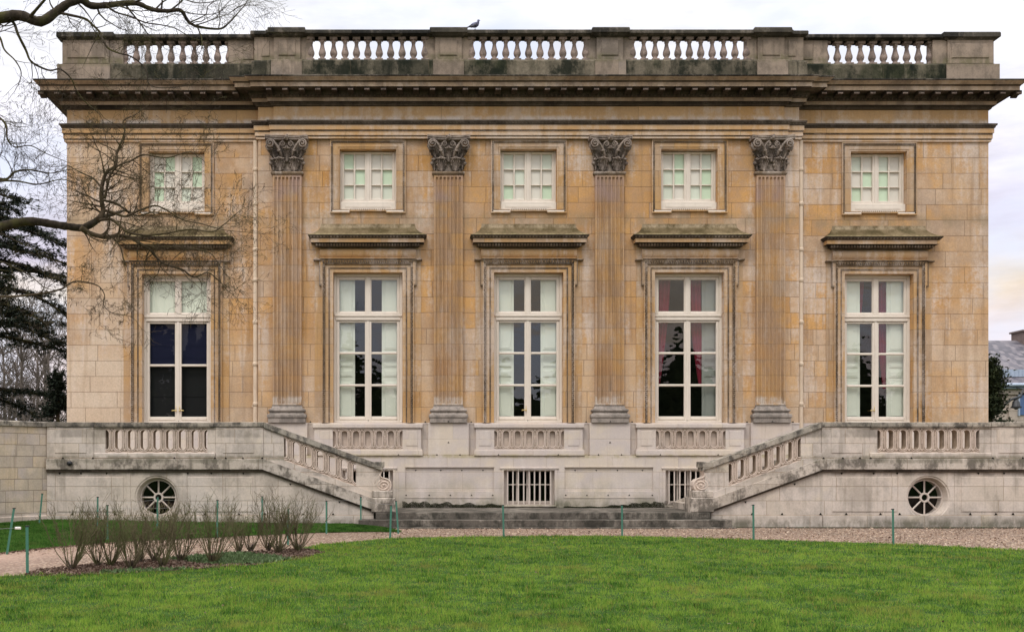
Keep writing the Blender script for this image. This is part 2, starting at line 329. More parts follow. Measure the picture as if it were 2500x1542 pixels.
M['lattice'] = stone('carved_lattice_stone', [(.54, .43, .35), (.59, .475, .39), (.62, .51, .43), (.56, .46, .39)], blocks=False, grain=.18, soot=(.34, .27, .215), soot_amt=.25, soot_scale=4, bump=.4)
M['web'] = stone('shade_toned_lattice_web', [(.33, .26, .20), (.40, .315, .245), (.46, .37, .29), (.37, .295, .23)], blocks=False, grain=.3, soot=(.15, .12, .09), soot_amt=.4, soot_scale=4, bump=.4)  # recess shade painted into the web colour, darker than the raised straps
M['step'] = stone('dark_wet_step', [(.05, .043, .035), (.085, .073, .06), (.13, .112, .092), (.07, .062, .05)], blocks=False, soot=(.022, .022, .017), soot_amt=.7, soot_scale=2.0, grain=.45, pale=(.33, .29, .24), pale_amt=.5)
M['rubble'] = stone('garden_wall_stone', [(.43, .36, .30), (.53, .44, .345), (.60, .49, .36), (.51, .43, .375), (.58, .46, .32)], ch=.262, z0=.08, bw=.72, joint=.8, cont=1.1, grain=.25, streak=.35, soot=(.28, .24, .19), soot_amt=.35, joint_col=(.20, .16, .12), jw=.014)
M['paint'] = plain('cream_window_paint', (.70, .62, .53), .45, .04, 8, .4, dirt=(.55, .48, .40), dirt_amt=.3)
M['paint_dim'] = plain('grey_cream_frame_paint', (.57, .49, .425), .5, .05, 8, .35)
M['shutter'] = plain('pale_shutter_paint', (.66, .70, .585), .5, .04, 6, .3)
M['shutter_dim'] = plain('grey_shutter_paint', (.25, .27, .235), .5, .06, 6, .3)
M['bl_cream'] = plain('cream_blind', (.72, .675, .585), .9, .04, 6, .1)
M['bl_green'] = plain('green_blind', (.59, .71, .52), .9, .05, 6, .1)
M['bl_mint'] = plain('mint_blind', (.66, .70, .58), .9, .04, 6, .1)
M['navy'] = plain('navy_roller_blind', (.009, .011, .028), .85, .12, 14, .1)
M['drape'] = plain('crimson_drape', (.19, .014, .035), .8, .2, 12, .1)
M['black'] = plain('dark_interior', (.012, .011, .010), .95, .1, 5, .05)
M['blackboard'] = plain('black_panel', (.012, .013, .013), .8, .1, 5, .1)
M['brass'] = plain('brass', (.62, .47, .20), .3, .05, 20, .5, metal=.9)
M['pipe'] = plain('cream_downpipe_paint', (.64, .51, .38), .55, .06, 5, .35, dirt=(.40, .28, .18), dirt_amt=.4)
M['notch'] = plain('black_weep_notch', (.012, .010, .008), .95, .1, 5, .05)
M['stake'] = plain('green_painted_metal', (.055, .17, .12), .5, .12, 18, .4, dirt=(.06, .16, .11), dirt_amt=.6)
M['wire'] = plain('grey_wire', (.30, .29, .27), .5, .1, 18, .4)
M['whiteplastic'] = plain('white_plastic', (.75, .73, .68), .5, .05, 18, .4)
M['zinc'] = plain('blue_grey_zinc', (.34, .40, .50), .4, .12, 3, .5)
M['bluewin'] = plain('blue_glass_door', (.06, .12, .26), .25, .1, 2, .6)
M['iron'] = plain('black_iron', (.02, .02, .022), .5, .1, 10, .4)
def glass_mat(name, amt=.03, wob=.25, tint=(1, 1, 1)):
    T = NT(name); P = T.pos()
    b = T.bump(T.noise(T.mapv(P, (1, 1, 1.7)), 1.6, 2, .5), wob, .03)
    ge = T.n('ShaderNodeNewGeometry'); dt = T.n('ShaderNodeVectorMath', operation='DOT_PRODUCT'); T.put(dt.inputs[0], ge.outputs['Incoming']); T.put(dt.inputs[1], ge.outputs['Normal'])
    fr = T.math('MULTIPLY_ADD', T.math('POWER', T.math('SUBTRACT', 1.0, T.math('ABSOLUTE', dt.outputs['Value'])), 5.0), .9, .045)
    tr = T.n('ShaderNodeBsdfTransparent'); tr.inputs[0].default_value = (*tint, 1)
    gl = T.n('ShaderNodeBsdfGlossy'); gl.inputs['Roughness'].default_value = .01; T.put(gl.inputs['Normal'], b)
    mx = T.n('ShaderNodeMixShader'); T.put(mx.inputs[0], T.math('ADD', fr, amt, clamp=True)); T.put(mx.inputs[1], tr.outputs[0]); T.put(mx.inputs[2], gl.outputs[0])
    return T.fin(mx)
M['glass'] = glass_mat('old_window_glass', .065, .13)
M['glass_dull'] = glass_mat('dull_window_glass', -.015, .03)
def gravel_mat():
    T = NT('pink_gravel'); P = T.pos(); x, y, z = T.sep(P)[:3]
    vo = T.n('ShaderNodeTexVoronoi'); T.put(vo.inputs['Vector'], P); vo.inputs['Scale'].default_value = 26
    w = T.n('ShaderNodeTexWhiteNoise', noise_dimensions='3D'); T.put(w.inputs['Vector'], vo.outputs['Position'])
    c = T.ramp(w.outputs['Value'], [(0, (.13, .07, .042)), (.22, (.33, .215, .14)), (.45, (.47, .34, .235)), (.7, (.57, .44, .315)), (.9, (.72, .60, .48)), (1, (.24, .15, .10))])
    c = T.mix(T.ss(vo.outputs['Distance'], .25, .75), c, (.10, .06, .045))
    # trodden, sandy stretch of the path towards the left, and patches elsewhere
    lft = T.ss(x, -4.0, -6.5); pat = T.ss(T.noise(P, .7, 5, .6), .42, .62)
    sand = T.ramp(T.noise(P, 7, 6, .7), [(.3, (.34, .22, .165)), (.7, (.50, .35, .27))])
    c = T.mix(T.math('MULTIPLY', T.math('MAXIMUM', T.math('MULTIPLY', lft, .95), T.math('MULTIPLY', pat, .25)), .8), c, sand)
    big = T.noise(P, .5, 4, .6)
    s = T.n('ShaderNodeVectorMath', operation='SCALE'); T.put(s.inputs[0], c); T.put(s.inputs['Scale'], T.math('MULTIPLY_ADD', big, .6, .46)); c = s.outputs[0]
    return T.fin(T.pbsdf(c, .9, T.bump(vo.outputs['Distance'], .6, .02), .2))
M['gravel'] = gravel_mat()
def soil_mat(name, cols, extra=None):
    T = NT(name); P = T.pos(); vo = T.n('ShaderNodeTexVoronoi'); T.put(vo.inputs['Vector'], P); vo.inputs['Scale'].default_value = 22
    w = T.n('ShaderNodeTexWhiteNoise', noise_dimensions='3D'); T.put(w.inputs['Vector'], vo.outputs['Position'])
    c = T.ramp(w.outputs['Value'], [(i/(len(cols)-1), q) for i, q in enumerate(cols)])
    if extra: c = T.mix(T.ss(T.noise(P, 2.6, 7, .75), .52, .62), c, extra)
    return T.fin(T.pbsdf(c, .95, T.bump(T.noise(P, 12, 6, .7), .9, .03), .1))
M['soil'] = soil_mat('bark_mulch', [(.022, .014, .011), (.06, .036, .028), (.12, .075, .058), (.035, .022, .018), (.17, .12, .10)])
M['strip'] = soil_mat('damp_mossy_earth', [(.03, .025, .018), (.06, .05, .035), (.10, .08, .055)], (.03, .055, .015))
M['turf'] = soil_mat('turf_base', [(.02, .045, .010), (.035, .075, .014), (.045, .09, .018)], (.06, .08, .02))
M['grassland'] = soil_mat('far_grassland', [(.03, .06, .015), (.045, .08, .02), (.06, .09, .03)])
def blade_mat(name, g1, g2, g3, dry):
    T = NT(name); P = T.pos(); a = T.n('ShaderNodeAttribute'); a.attribute_name = 'rnd'
    big = T.noise(T.mapv(P, (1, 1, 0)), .55, 5, .62); sm = T.noise(T.mapv(P, (1, 1, 0)), 4.5, 4, .6)
    v = T.math('ADD', T.math('MULTIPLY_ADD', big, 1.0, -.30), T.math('MULTIPLY_ADD', a.outputs['Fac'], .50, T.math('MULTIPLY_ADD', T.noise(T.mapv(P, (1, 1, 0), (2, 5, 0)), 2.6, 6, .72), 1.7, -.72)))
    c = T.ramp(v, [(.25, g1), (.5, g2), (.78, g3)])
    dm = T.math('MULTIPLY', T.ss(T.math('ADD', T.math('MULTIPLY', T.noise(T.mapv(P, (1, 1, 0), (4, 9, 0)), .9, 4, .6), .7), T.math('MULTIPLY', sm, .3)), .54, .66), .6)
    dm = T.math('MAXIMUM', dm, T.ss(a.outputs['Fac'], .93, .96))
    c = T.mix(dm, c, dry)
    d = T.n('ShaderNodeBsdfDiffuse'); T.put(d.inputs[0], c); t = T.n('ShaderNodeBsdfTranslucent'); T.put(t.inputs[0], c)
    mx = T.n('ShaderNodeMixShader'); mx.inputs[0].default_value = .35; T.put(mx.inputs[1], d.outputs[0]); T.put(mx.inputs[2], t.outputs[0])
    return T.fin(mx)
M['blade'] = blade_mat('lawn_grass', (.024, .074, .013), (.120, .245, .035), (.30, .42, .066), (.36, .28, .085))
M['blade2'] = blade_mat('verge_grass', (.02, .06, .012), (.055, .14, .025), (.11, .22, .045), (.12, .15, .045))
def bark_mat(name, c1, c2, moss=None, mamt=.5):
    T = NT(name); P = T.pos(); f = T.noise(T.mapv(P, (1, 1, .5)), 14, 6, .7); c = T.ramp(f, [(.3, c1), (.7, c2)])
    if moss: c = T.mix(T.math('MULTIPLY', T.ss(T.noise(P, 3.0, 4, .6), .45, .6), mamt), c, moss)
    return T.fin(T.pbsdf(c, .95, T.bump(f, .8, .02), .1))
M['bark'] = bark_mat('dark_bark', (.022, .017, .014), (.075, .058, .042), (.085, .08, .025), .6)
M['twig'] = bark_mat('brown_twig_bark', (.05, .036, .024), (.11, .08, .05), (.10, .085, .03), .4)
M['shrubbark'] = bark_mat('grey_shrub_bark', (.07, .055, .032), (.17, .14, .08), (.12, .13, .05), .7)
M['farbark'] = bark_mat('grey_far_bark', (.10, .08, .07), (.17, .14, .12))
def leaf_mat(name, c1, c2, c3):
    T = NT(name); P = T.pos(); a = T.n('ShaderNodeAttribute'); a.attribute_name = 'rnd'
    c = T.ramp(T.math('ADD', T.math('MULTIPLY', a.outputs['Fac'], .6), T.math('MULTIPLY', T.noise(P, .8, 3), .4)), [(.2, c1), (.5, c2), (.8, c3)])
    return T.fin(T.pbsdf(c, .8, None, .15))
M['cedar'] = leaf_mat('cedar_needles', (.008, .013, .010), (.016, .024, .016), (.032, .042, .026))
M['yew'] = leaf_mat('evergreen_leaves', (.012, .02, .010), (.03, .042, .018), (.06, .07, .03))
M['pebble'] = leaf_mat('pebble_stone', (.12, .07, .05), (.42, .30, .22), (.58, .46, .35))
M['moss_dark'] = leaf_mat('black_green_moss', (.012, .014, .008), (.028, .032, .014), (.06, .06, .03))
M['groundleaf'] = leaf_mat('ground_cover_leaves', (.05, .08, .03), (.09, .14, .05), (.16, .22, .11))
M['litter'] = leaf_mat('dead_leaf_litter', (.05, .028, .02), (.13, .08, .055), (.30, .22, .17))
def slate_mat():
    T = NT('slate_roof'); P = T.pos(); x, y, z = T.sep(P)[:3]
    row = T.math('FLOOR', T.math('DIVIDE', z, .16)); xx = T.math('ADD', T.math('DIVIDE', x, .25), T.math('MULTIPLY', row, .5))
    w = T.n('ShaderNodeTexWhiteNoise', noise_dimensions='2D'); T.put(w.inputs['Vector'], T.comb(T.math('FLOOR', xx), row))
    c = T.ramp(w.outputs['Value'], [(0, (.06, .056, .07)), (.5, (.105, .095, .11)), (1, (.17, .15, .16))])
    return T.fin(T.pbsdf(c, .6, T.bump(T.noise(P, 9, 4), .4, .02), .3))
M['slate'] = slate_mat()
M['annex'] = stone('annex_stone', [(.40, .33, .28), (.48, .40, .34), (.44, .36, .31)], ch=.4, bw=.9, joint=.5, grain=.2)
M['brick'] = plain('chimney_brick', (.16, .12, .11), .9, .2, 6, .1)
def feather():
    T = NT('pigeon_feathers'); P = T.pos(); c = T.ramp(T.noise(P, 22, 3), [(.35, (.03, .03, .05)), (.55, (.12, .12, .19)), (.7, (.20, .20, .26))]); return T.fin(T.pbsdf(c, .7, None, .2))
M['feather'] = feather()

# ------------------------------------------------------------------ the palace
XC = 3.11; HC = 7.07; HW = 12.14; YW = .22; BAY = 4.2; WOFF = 9.25; HS = 6.66; YS = -.06
palace = empty('palace', (XC, 0, 0), 'two storey golden stone palace with fluted pilasters, tall windows and a rooftop balustrade', 'palace')
def P_(name, mb, mats, parent=palace, label=None, loc=(0, 0, 0)): return mb.build(name, mats, parent, label, loc)

# walls with their openings
opsC = [(b-.905, b+.905, 2.55, 6.485) for b in (-BAY, 0, BAY)] + [(b-.74, b+.74, 8.10, 9.71) for b in (-BAY, 0, BAY)]
w = MB(); w.wall(-HC, HC, 2.56, 10.02, 0.0, [(a, b, max(c, 2.56), d) for a, b, c, d in opsC], .5)
w.add([(-HC, 0, 2.56), (-HC, YW, 2.56), (-HC, YW, 10.02), (-HC, 0, 10.02)], [(0, 3, 2, 1)]); w.add([(HC, 0, 2.56), (HC, YW, 2.56), (HC, YW, 10.02), (HC, 0, 10.02)], [(0, 1, 2, 3)])
P_('wall', w, M['wall'], label='golden ashlar wall of the projecting middle block')
for sg in (-1, 1):
    w = MB(); c = sg*WOFF
    w.wall(min(sg*HC, sg*HW), max(sg*HC, sg*HW), 2.56, 10.02, YW, [(c-.905, c+.905, 2.56, 6.485), (c-.74, c+.74, 8.10, 9.71)], .5)
    w.box(sg*HW-.001*sg, sg*HW-.4*sg, YW+.001, 12.0, 0, 11.3)
    P_('wall', w, M['wall'], label='golden ashlar wall of the %s wing' % ('left' if sg < 0 else 'right'))
    w = MB(); w.wall(min(sg*HC, sg*HW), max(sg*HC, sg*HW), 0, 2.56, YW-.03, [], .3); w.box(sg*9.25-1.0, sg*9.25+1.0, YW-.10, YW-.03, 1.6, 2.52)
    w.box(sg*HW, sg*(HW+.03), YW-.03, 12, 0, 2.56)
    P_('lower_wall', w, M['pale'])
r = MB(); r.box(-HW+.42, HW-.42, 11.5, 11.9, 0, 11.3); r.box(-HW+.1, HW-.1, .5, 12.0, 11.31, 11.37); P_('roof', r, M['coping'])
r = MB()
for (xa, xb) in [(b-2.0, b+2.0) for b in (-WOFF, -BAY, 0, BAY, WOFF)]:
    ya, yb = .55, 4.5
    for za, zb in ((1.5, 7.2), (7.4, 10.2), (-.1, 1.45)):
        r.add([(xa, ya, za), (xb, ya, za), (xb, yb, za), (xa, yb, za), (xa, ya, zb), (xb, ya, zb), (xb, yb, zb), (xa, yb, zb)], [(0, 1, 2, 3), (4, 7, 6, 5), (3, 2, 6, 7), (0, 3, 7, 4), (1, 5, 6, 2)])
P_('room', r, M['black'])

# entablature: one path round the building, mitred at each step of the front
PATH = [(-HW, 12.0), (-HW, YW), (-HC, YW), (-HC, 0), (-HS, 0), (-HS, YS), (HS, YS), (HS, 0), (HC, 0), (HC, YW), (HW, YW), (HW, 12.0)]
FRONTS = [(-HW, -HC, YW), (-HC, -HS, 0), (-HS, HS, YS), (HS, HC, 0), (HC, HW, YW)]
def lumps(mb, x0, x1, y, z, hw, hh, d, per, m=0):
    n = max(1, int((x1-x0)/per)); st = (x1-x0)/n
    for i in range(n):
        c = x0+(i+.5)*st
        mb.add([(c-hw, y, z-hh), (c+hw, y, z-hh), (c+hw, y, z+hh), (c-hw, y, z+hh), (c-hw*.4, y-d, z-hh*.5), (c+hw*.4, y-d, z-hh*.5), (c+hw*.4, y-d, z+hh*.5), (c-hw*.4, y-d, z+hh*.5)],
               [(4, 5, 6, 7), (0, 1, 5, 4), (1, 2, 6, 5), (2, 3, 7, 6), (3, 0, 4, 7)], m)
a = MB()
prof = [(0, 9.955), (.05, 9.955), (.05, 10.00), (.045, 10.002), (.045, 10.025), (.075, 10.03), (.075, 10.125), (.07, 10.128), (.07, 10.165), (.10, 10.17), (.10, 10.29), (.12, 10.30), (.13, 10.34), (.155, 10.355), (.16, 10.40), (.0, 10.42)]
a.sweep(PATH, prof, [0, 0, 1, 1, 0, 0, 1, 1, 0, 0, 2, 2, 2, 2, 2])
for x0, x1, y in FRONTS:
    lumps(a, x0-.07, x1+.07, y-.045, 10.013, .014, .011, .022, .045, 1); lumps(a, x0-.09, x1+.09, y-.07, 10.147, .02, .017, .03, .065, 1); lumps(a, x0-.11, x1+.11, y-.118, 10.33, .03, .022, .03, .085, 2)
P_('architrave', a, [M['frieze'], M['bead'], M['crust']])
a = MB(); a.sweep(PATH, [(0, 10.41), (0, 10.83)]); P_('frieze', a, M['frieze'])
a = MB()
prof = [(0, 10.80), (.05, 10.81), (.07, 10.86), (.10, 10.88), (.105, 10.885), (.14, 10.89), (.14, 10.97), (.16, 10.975), (.21, 11.07), (.215, 11.08), (.215, 11.15), (.50, 11.15), (.50, 11.135), (.525, 11.135), (.525, 11.235), (.54, 11.24), (.545, 11.262), (.57, 11.27), (.60, 11.30), (.655, 11.345), (.67, 11.375), (.66, 11.385), (-.3, 11.42)]
ms = [2, 2, 2, 2, 1, 0, 0, 2, 2, 2, 2, 1, 1, 0, 0, 2, 2, 0, 0, 3, 3, 3]
a.sweep(PATH, prof, ms)
for x0, x1, y in FRONTS:
    lumps(a, x0-.08, x1+.08, y-.085, 10.865, .02, .018, .03, .06, 2); lumps(a, x0-.16, x1+.16, y-.185, 11.025, .036, .036, .04, .098, 2); lumps(a, x0-.5, x1+.5, y-.535, 11.25, .02, .010, .015, .06, 2)
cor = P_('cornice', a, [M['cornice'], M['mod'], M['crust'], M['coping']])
mo = MB()
pr = [(0, 11.148), (0, 11.03), (-.04, 11.02), (-.10, 11.06), (-.20, 11.065), (-.24, 11.045), (-.275, 11.05), (-.285, 11.10), (-.275, 11.148)]
mo.add([(-.075, y, z) for y, z in pr]+[(.075, y, z) for y, z in pr], [tuple(range(9)), tuple(range(17, 8, -1))]+[(i, i+9, (i+1) % 9+9, (i+1) % 9) for i in range(9)])
for q in range(4): mo.box(-.06+q*.032, -.042+q*.032, -.300, -.27, 11.055, 11.085, 1)
proto_mod = None
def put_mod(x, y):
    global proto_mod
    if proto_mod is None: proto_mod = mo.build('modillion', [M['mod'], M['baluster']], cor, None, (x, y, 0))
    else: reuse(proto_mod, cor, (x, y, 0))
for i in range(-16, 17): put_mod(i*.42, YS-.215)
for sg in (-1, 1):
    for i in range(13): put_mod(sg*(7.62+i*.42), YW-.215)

# rooftop balustrade
def bal_profile(z0, H):
    s = H
    return [(.052, z0+.10*s), (.074, z0+.12*s), (.060, z0+.15*s), (.056, z0+.19*s), (.084, z0+.25*s), (.098, z0+.33*s), (.094, z0+.40*s), (.070, z0+.52*s), (.050, z0+.66*s), (.045, z0+.76*s), (.054, z0+.77*s), (.064, z0+.79*s), (.052, z0+.81*s), (.060, z0+.84*s), (.086, z0+.89*s)]
rb = MB()
roofpath = PATH
rb.sweep([(x, y) for x, y in PATH], [(.165, 11.38), (.165, 11.50), (.15, 11.93), (.10, 11.985), (-.35, 11.985), (-.35, 11.38)])
lower = P_('balustrade_plinth', rb, M['plinth'])
balus = MB()
def hole_ranges():
    return [(-WOFF-1.375, -WOFF+1.375, YW, 9)]+[(b-1.49, b+1.49, YS, 10) for b in (-BAY, 0, BAY)]+[(WOFF-1.375, WOFF+1.375, YW, 9)]
Zb0, Zb1 = 11.985, 12.56
segs = []; HR = hole_ranges()
piers = []
def pr_box(xa, xb, y, ex=.09, back=.24):
    b = MB(); b.box(xa, xb, y-ex, y+back, Zb0, 12.605); piers.append((xa, xb, b))
class _P:
    def box(s, xa, xb, *k): [b for a, c, b in piers if a-.2 <= (xa+xb)/2 <= c+.2][0].box(xa, xb, *k)
    def bbox(s, xa, xb, *k): [b for a, c, b in piers if a-.2 <= (xa+xb)/2 <= c+.2][0].bbox(xa, xb, *k)
pier = _P()
# solid stretches between the openings
pr_box(-HW-.09, HR[0][0], YW); pr_box(HR[0][1], -HC-.06, YW, .07)
pr_box(-HC-.09, HR[1][0], 0, .06); pr_box(HR[1][1], HR[2][0], 0, .06); pr_box(HR[2][1], HR[3][0], 0, .06); pr_box(HR[3][1], HC+.09, 0, .06)
pr_box(HC+.06, HR[4][0], YW, .07); pr_box(HR[4][1], HW+.09, YW)
pier.box(-HW-.09, -HW+.3, YW+.24, 12, Zb0, 12.6); pier.box(HW-.3, HW+.09, YW+.24, 12, Zb0, 12.6)
def raised(mb, xa, xb, za, zb, y, d=.02, m=0): mb.bbox(xa, xb, y-d, y+.01, za, zb, d*.6, m)
for u in (-3*BAY/2, -BAY/2, BAY/2, 3*BAY/2):
    pier.box(u-.345, u+.345, -.125, -.05, Zb0, 12.6); raised(pier, u-.225, u+.225, 12.10, 12.5, -.125, .022)
for sg in (-1, 1):
    raised(pier, sg*6.86-.10, sg*6.86+.10, 12.10, 12.5, -.06); pier.box(min(sg*11.0, sg*12.20), max(sg*11.0, sg*12.20), YW-.125, YW-.085, Zb0, 12.6)
    raised(pier, min(sg*11.1, sg*12.08), max(sg*11.1, sg*12.08), 12.12, 12.5, YW-.125); raised(pier, min(sg*7.2, sg*7.48), max(sg*7.2, sg*7.48), 12.10, 12.5, YW-.07)
for _a, _b, q in piers: P_('balustrade_pier', q, M['roofstone'])
# lighter plinth blocks under the piers
for u in (-3*BAY/2, -BAY/2, BAY/2, 3*BAY/2):
    q = MB(); q.bbox(u-.40, u+.40, YS-.19, YS-.10, 11.39, 11.95, .012); P_('plinth_block', q, M['roofstone'])
for sg in (-1, 1):
    q = MB(); xa, xb = sorted((sg*10.95, sg*12.34)); q.bbox(xa, xb, YW-.19, YW-.10, 11.39, 11.95, .012); P_('plinth_block', q, M['roofstone'])
cp = MB()
cprof = [(.02, 12.605), (.10, 12.61), (.12, 12.62), (.17, 12.635), (.18, 12.645), (.18, 12.715), (.165, 12.735), (-.26, 12.745), (-.26, 12.605)]
cp.sweep(PATH, cprof, caps=True)
def capseg(x0, x1, y):
    cp.sweep([(x0, y+.24), (x0, y), (x1, y), (x1, y+.24)], [(-.02, 12.57), (.05, 12.60), (.07, 12.62), (.12, 12.645), (.13, 12.65), (.13, 12.745), (.115, 12.778), (-.0, 12.785)]); cp.box(x0-.1, x1+.1, y-.1, y+.27, 12.7, 12.783)
for u in (-3*BAY/2, -BAY/2, BAY/2, 3*BAY/2): capseg(u-.36, u+.36, YS-.10)
for sg in (-1, 1): xa, xb = sorted((sg*10.98, sg*12.22)); capseg(xa, xb, YW-.09)
P_('balustrade_coping', cp, M['coping'])
bm = MB(); bm.lathe(0, 0, bal_profile(0, .625), 14); bm.box(-.098, .098, -.098, .098, 0, .06); bm.box(-.096, .096, -.096, .096, .558, .622)
bp = None
for x0, x1, y, n in HR:
    st = (x1-x0)/n
    for i in range(n+1):
        xx = x0+i*st; L3 = (xx, y+.06, Zb0)
        if bp is None: bp = bm.build('baluster', M['baluster'], lower, None, L3)
        else: reuse(bp, lower, L3)
q = MB()
for xx, y in ((WX(700, -.2)-XC, -.20), (WX(1912, -.2)-XC, -.205)):
    q.lathe(xx, y, [(.0, 11.4), (.09, 11.41), (.09, 11.47), (.06, 11.52), (.01, 11.54)], 12)
    q.box(xx-.045, xx+.045, y-.105, y-.05, 11.42, 11.47, 1)
P_('roof_drain', q, [M['plinth'], M['notch']])

# pilasters
def shaft_mesh(z0, z1, hw=.375, y=-.11, nf=7):
    mb = MB(); per = (2*hw-.06)/nf; r = per*.38; xs = []
    xs.append(-hw)
    for i in range(nf):
        c = -hw+.03+per*(i+.5)
        for t in (-1.0, -.92, -.6, 0, .6, .92, 1.0): xs.append(c+t*r)
    xs.append(hw)
    zt = z1-.07; zs = [z0, z0+.06, z0+.062]+[zt-r]+[zt-r+r*math.sin(a) for a in (R(30), R(60), R(80), R(90))]+[z1]
    def dep(x, z):
        for i in range(nf):
            c = -hw+.03+per*(i+.5); dx = abs(x-c)
            if dx <= r*1.0001:
                if z <= z0+.06: return 0
                dz = max(0, z-(zt-r)); q = 1-(dx*dx+dz*dz)/(r*r)
                return .046*math.sqrt(q) if q > 0 else 0
        return 0
    n = len(xs); vs = [(x, y+dep(x, z), z) for z in zs for x in xs]
    fs = [(j*n+i, j*n+i+1, (j+1)*n+i+1, (j+1)*n+i) for j in range(len(zs)-1) for i in range(n-1)]
    mb.add(vs, fs); mb.box(-hw, -hw+.001, y, 0, z0, z1); mb.box(hw-.001, hw, y, 0, z0, z1)
    return mb
def spiral(mb, c, r0, turns, rad, sgn=1, n=26, a0=0.0, m=0, yo=0.0, sx=1.0, sz=1.0):
    pts = []; rr = []
    for i in range(n+1):
        t = i/n; a = a0+sgn*t*turns*2*pi; r_ = r0*(1-t)**.8+.004
        pts.append((c[0]+math.cos(a)*r_*sx, c[1]-yo*t, c[2]+math.sin(a)*r_*sz)); rr.append(rad*(1-.5*t))
    mb.tube(pts, rr, 6, m)
def leaf(mb, cx, y0, z0, h, w_, curl=.10, lean=.0, m=0):
    nu, nv = 16, 14; vs = []
    for j in range(nv+1):
        t = j/nv
        if t < .8: zz = z0+h*t/.8*.97; yy = y0-.02-.06*t*t
        else:
            a = (t-.8)/.2*R(190); rc = curl*.40; zz = z0+h*.97+rc*math.sin(a)*.9; yy = y0-.058-rc*(1-math.cos(a))
        lob = abs(math.sin(t*4.2*pi))
        hwid = w_*.5*(.50+.5*math.sin(min(1, t*1.1)*pi*.75))*(.74+.34*lob)*(1.0 if t < .72 else max(.30, 1-1.9*(t-.72)))
        for i in range(nu+1):
            s = (i/nu)*2-1
            vs.append((cx+s*hwid+lean*t, yy+.035*abs(s)**1.5+.022*math.cos(s*pi*5-t*2*(1 if s > 0 else -1))-.03*max(0, 1-abs(s)*4), zz+.03*abs(s)*(1-t)))
    n = nu+1
    mb.add(vs, [(j*n+i, j*n+i+1, (j+1)*n+i+1, (j+1)*n+i) for j in range(nv) for i in range(nu)], m, False)
    tz, ty = z0+h*.97+.01, y0-.075-curl*.4
    for k in range(-3, 4): mb.tube([(cx+lean, ty+.02, tz+.018), (cx+lean+k*w_*.10, ty-.02, tz-.015-.002*k*k), (cx+lean+k*w_*.14, ty-.025, tz-.055+.004*k*k)], [.010, .014, .008], 5, m)
def capital_mesh():
    mb = MB(); z0, z1 = 9.09, 9.97
    vs = []; K = 7
    for j in range(K):
        t = j/(K-1); hw = .355+.05*t*t; y = -.10-.05*t*t; y += .045; hw -= .02; vs += [(-hw, .02, z0+.8*t), (-hw, y, z0+.8*t), (hw, y, z0+.8*t), (hw, .02, z0+.8*t)]
    mb.add(vs, [(j*4+i, j*4+i+1, (j+1)*4+i+1, (j+1)*4+i) for j in range(K-1) for i in range(3)])
    # abacus with hollow front
    N = 14; vs = []
    for z, g in ((9.875, -.03), (9.90, .0), (9.925, -.015), (9.94, .01), (9.985, .015)):
        for i in range(N+1):
            s = i/N*2-1; vs.append(((.535+g)*s, -(.20+g+.12*s*s), z))
    n = N+1
    mb.add(vs, [(j*n+i, j*n+i+1, (j+1)*n+i+1, (j+1)*n+i) for j in range(4) for i in range(N)])
    for zz in (9.875, 9.985): mb.add([(-.54, 0, zz), (.54, 0, zz)]+[(.54*(1-2*i/N), -(.21+.12*(1-2*i/N)**2), zz) for i in range(N+1)], [tuple(range(N+3))])
    for s in (-1, 1): mb.box(s*.535, s*.55, -.33, 0, 9.875, 9.985)
    mb.ell((0, -.27, 9.93), (.075, .05, .075)); mb.ell((0, -.32, 9.93), (.035, .03, .05))
    for k in range(5): a = 2*pi*k/5; mb.ell((.055*math.cos(a), -.285, 9.93+.055*math.sin(a)), (.03, .03, .03))
    for s in (-1, 1):
        spiral(mb, (s*.415, -.30, 9.765), .105, 1.9, .024, sgn=-s, a0=R(90), yo=.05)
        mb.ell((s*.415, -.31, 9.765), (.028, .03, .028))
        mb.tube([(s*.13, -.17, 9.45), (s*.17, -.20, 9.60), (s*.26, -.24, 9.74), (s*.35, -.28, 9.85), (s*.42, -.30, 9.868)], [.03, .036, .034, .03, .026], 6)
        spiral(mb, (s*.115, -.24, 9.775), .065, 1.6, .016, sgn=s, a0=R(90), yo=.03)
        mb.tube([(s*.18, -.19, 9.58), (s*.20, -.21, 9.70), (s*.16, -.24, 9.80), (s*.11, -.24, 9.84)], [.02, .02, .018, .016], 5)
        mb.tube([(s*.47, -.24, 9.60), (s*.52, -.2, 9.72), (s*.50, -.16, 9.83)], [.03, .04, .03], 6)
        leaf(mb, s*.185, -.09, z0, .34, .32, .12); leaf(mb, s*.36, -.07, z0+.02, .30, .14, .10, s*.03)
        leaf(mb, s*.31, -.11, z0+.30, .27, .20, .13, s*.13)
        mb.ell((s*.43, -.12, 9.30), (.05, .05, .045)); leaf(mb, s*.20, -.12, 9.48, .14, .12, .06)
    leaf(mb, 0, -.11, z0+.24, .36, .24, .14)
    return mb
def base_mesh():
    mb = MB()
    prof = [(.10, 2.56), (.10, 2.68), (.115, 2.685), (.125, 2.72), (.12, 2.765), (.10, 2.78), (.075, 2.785), (.055, 2.82), (.06, 2.845), (.085, 2.85), (.095, 2.875), (.085, 2.905), (.05, 2.915), (.03, 2.93), (.0, 2.985), (0, 3.02)]
    mb.sweep([(-.385, 0), (-.385, -.11), (.385, -.11), (.385, 0)], prof)
    return mb
cap_m = capital_mesh(); shaft_m = shaft_mesh(3.0, 9.02); base_m = base_mesh()
ped = MB(); ped.bbox(-.53, .53, -.15, 0, 1.70, 2.56, .008)
protos = None
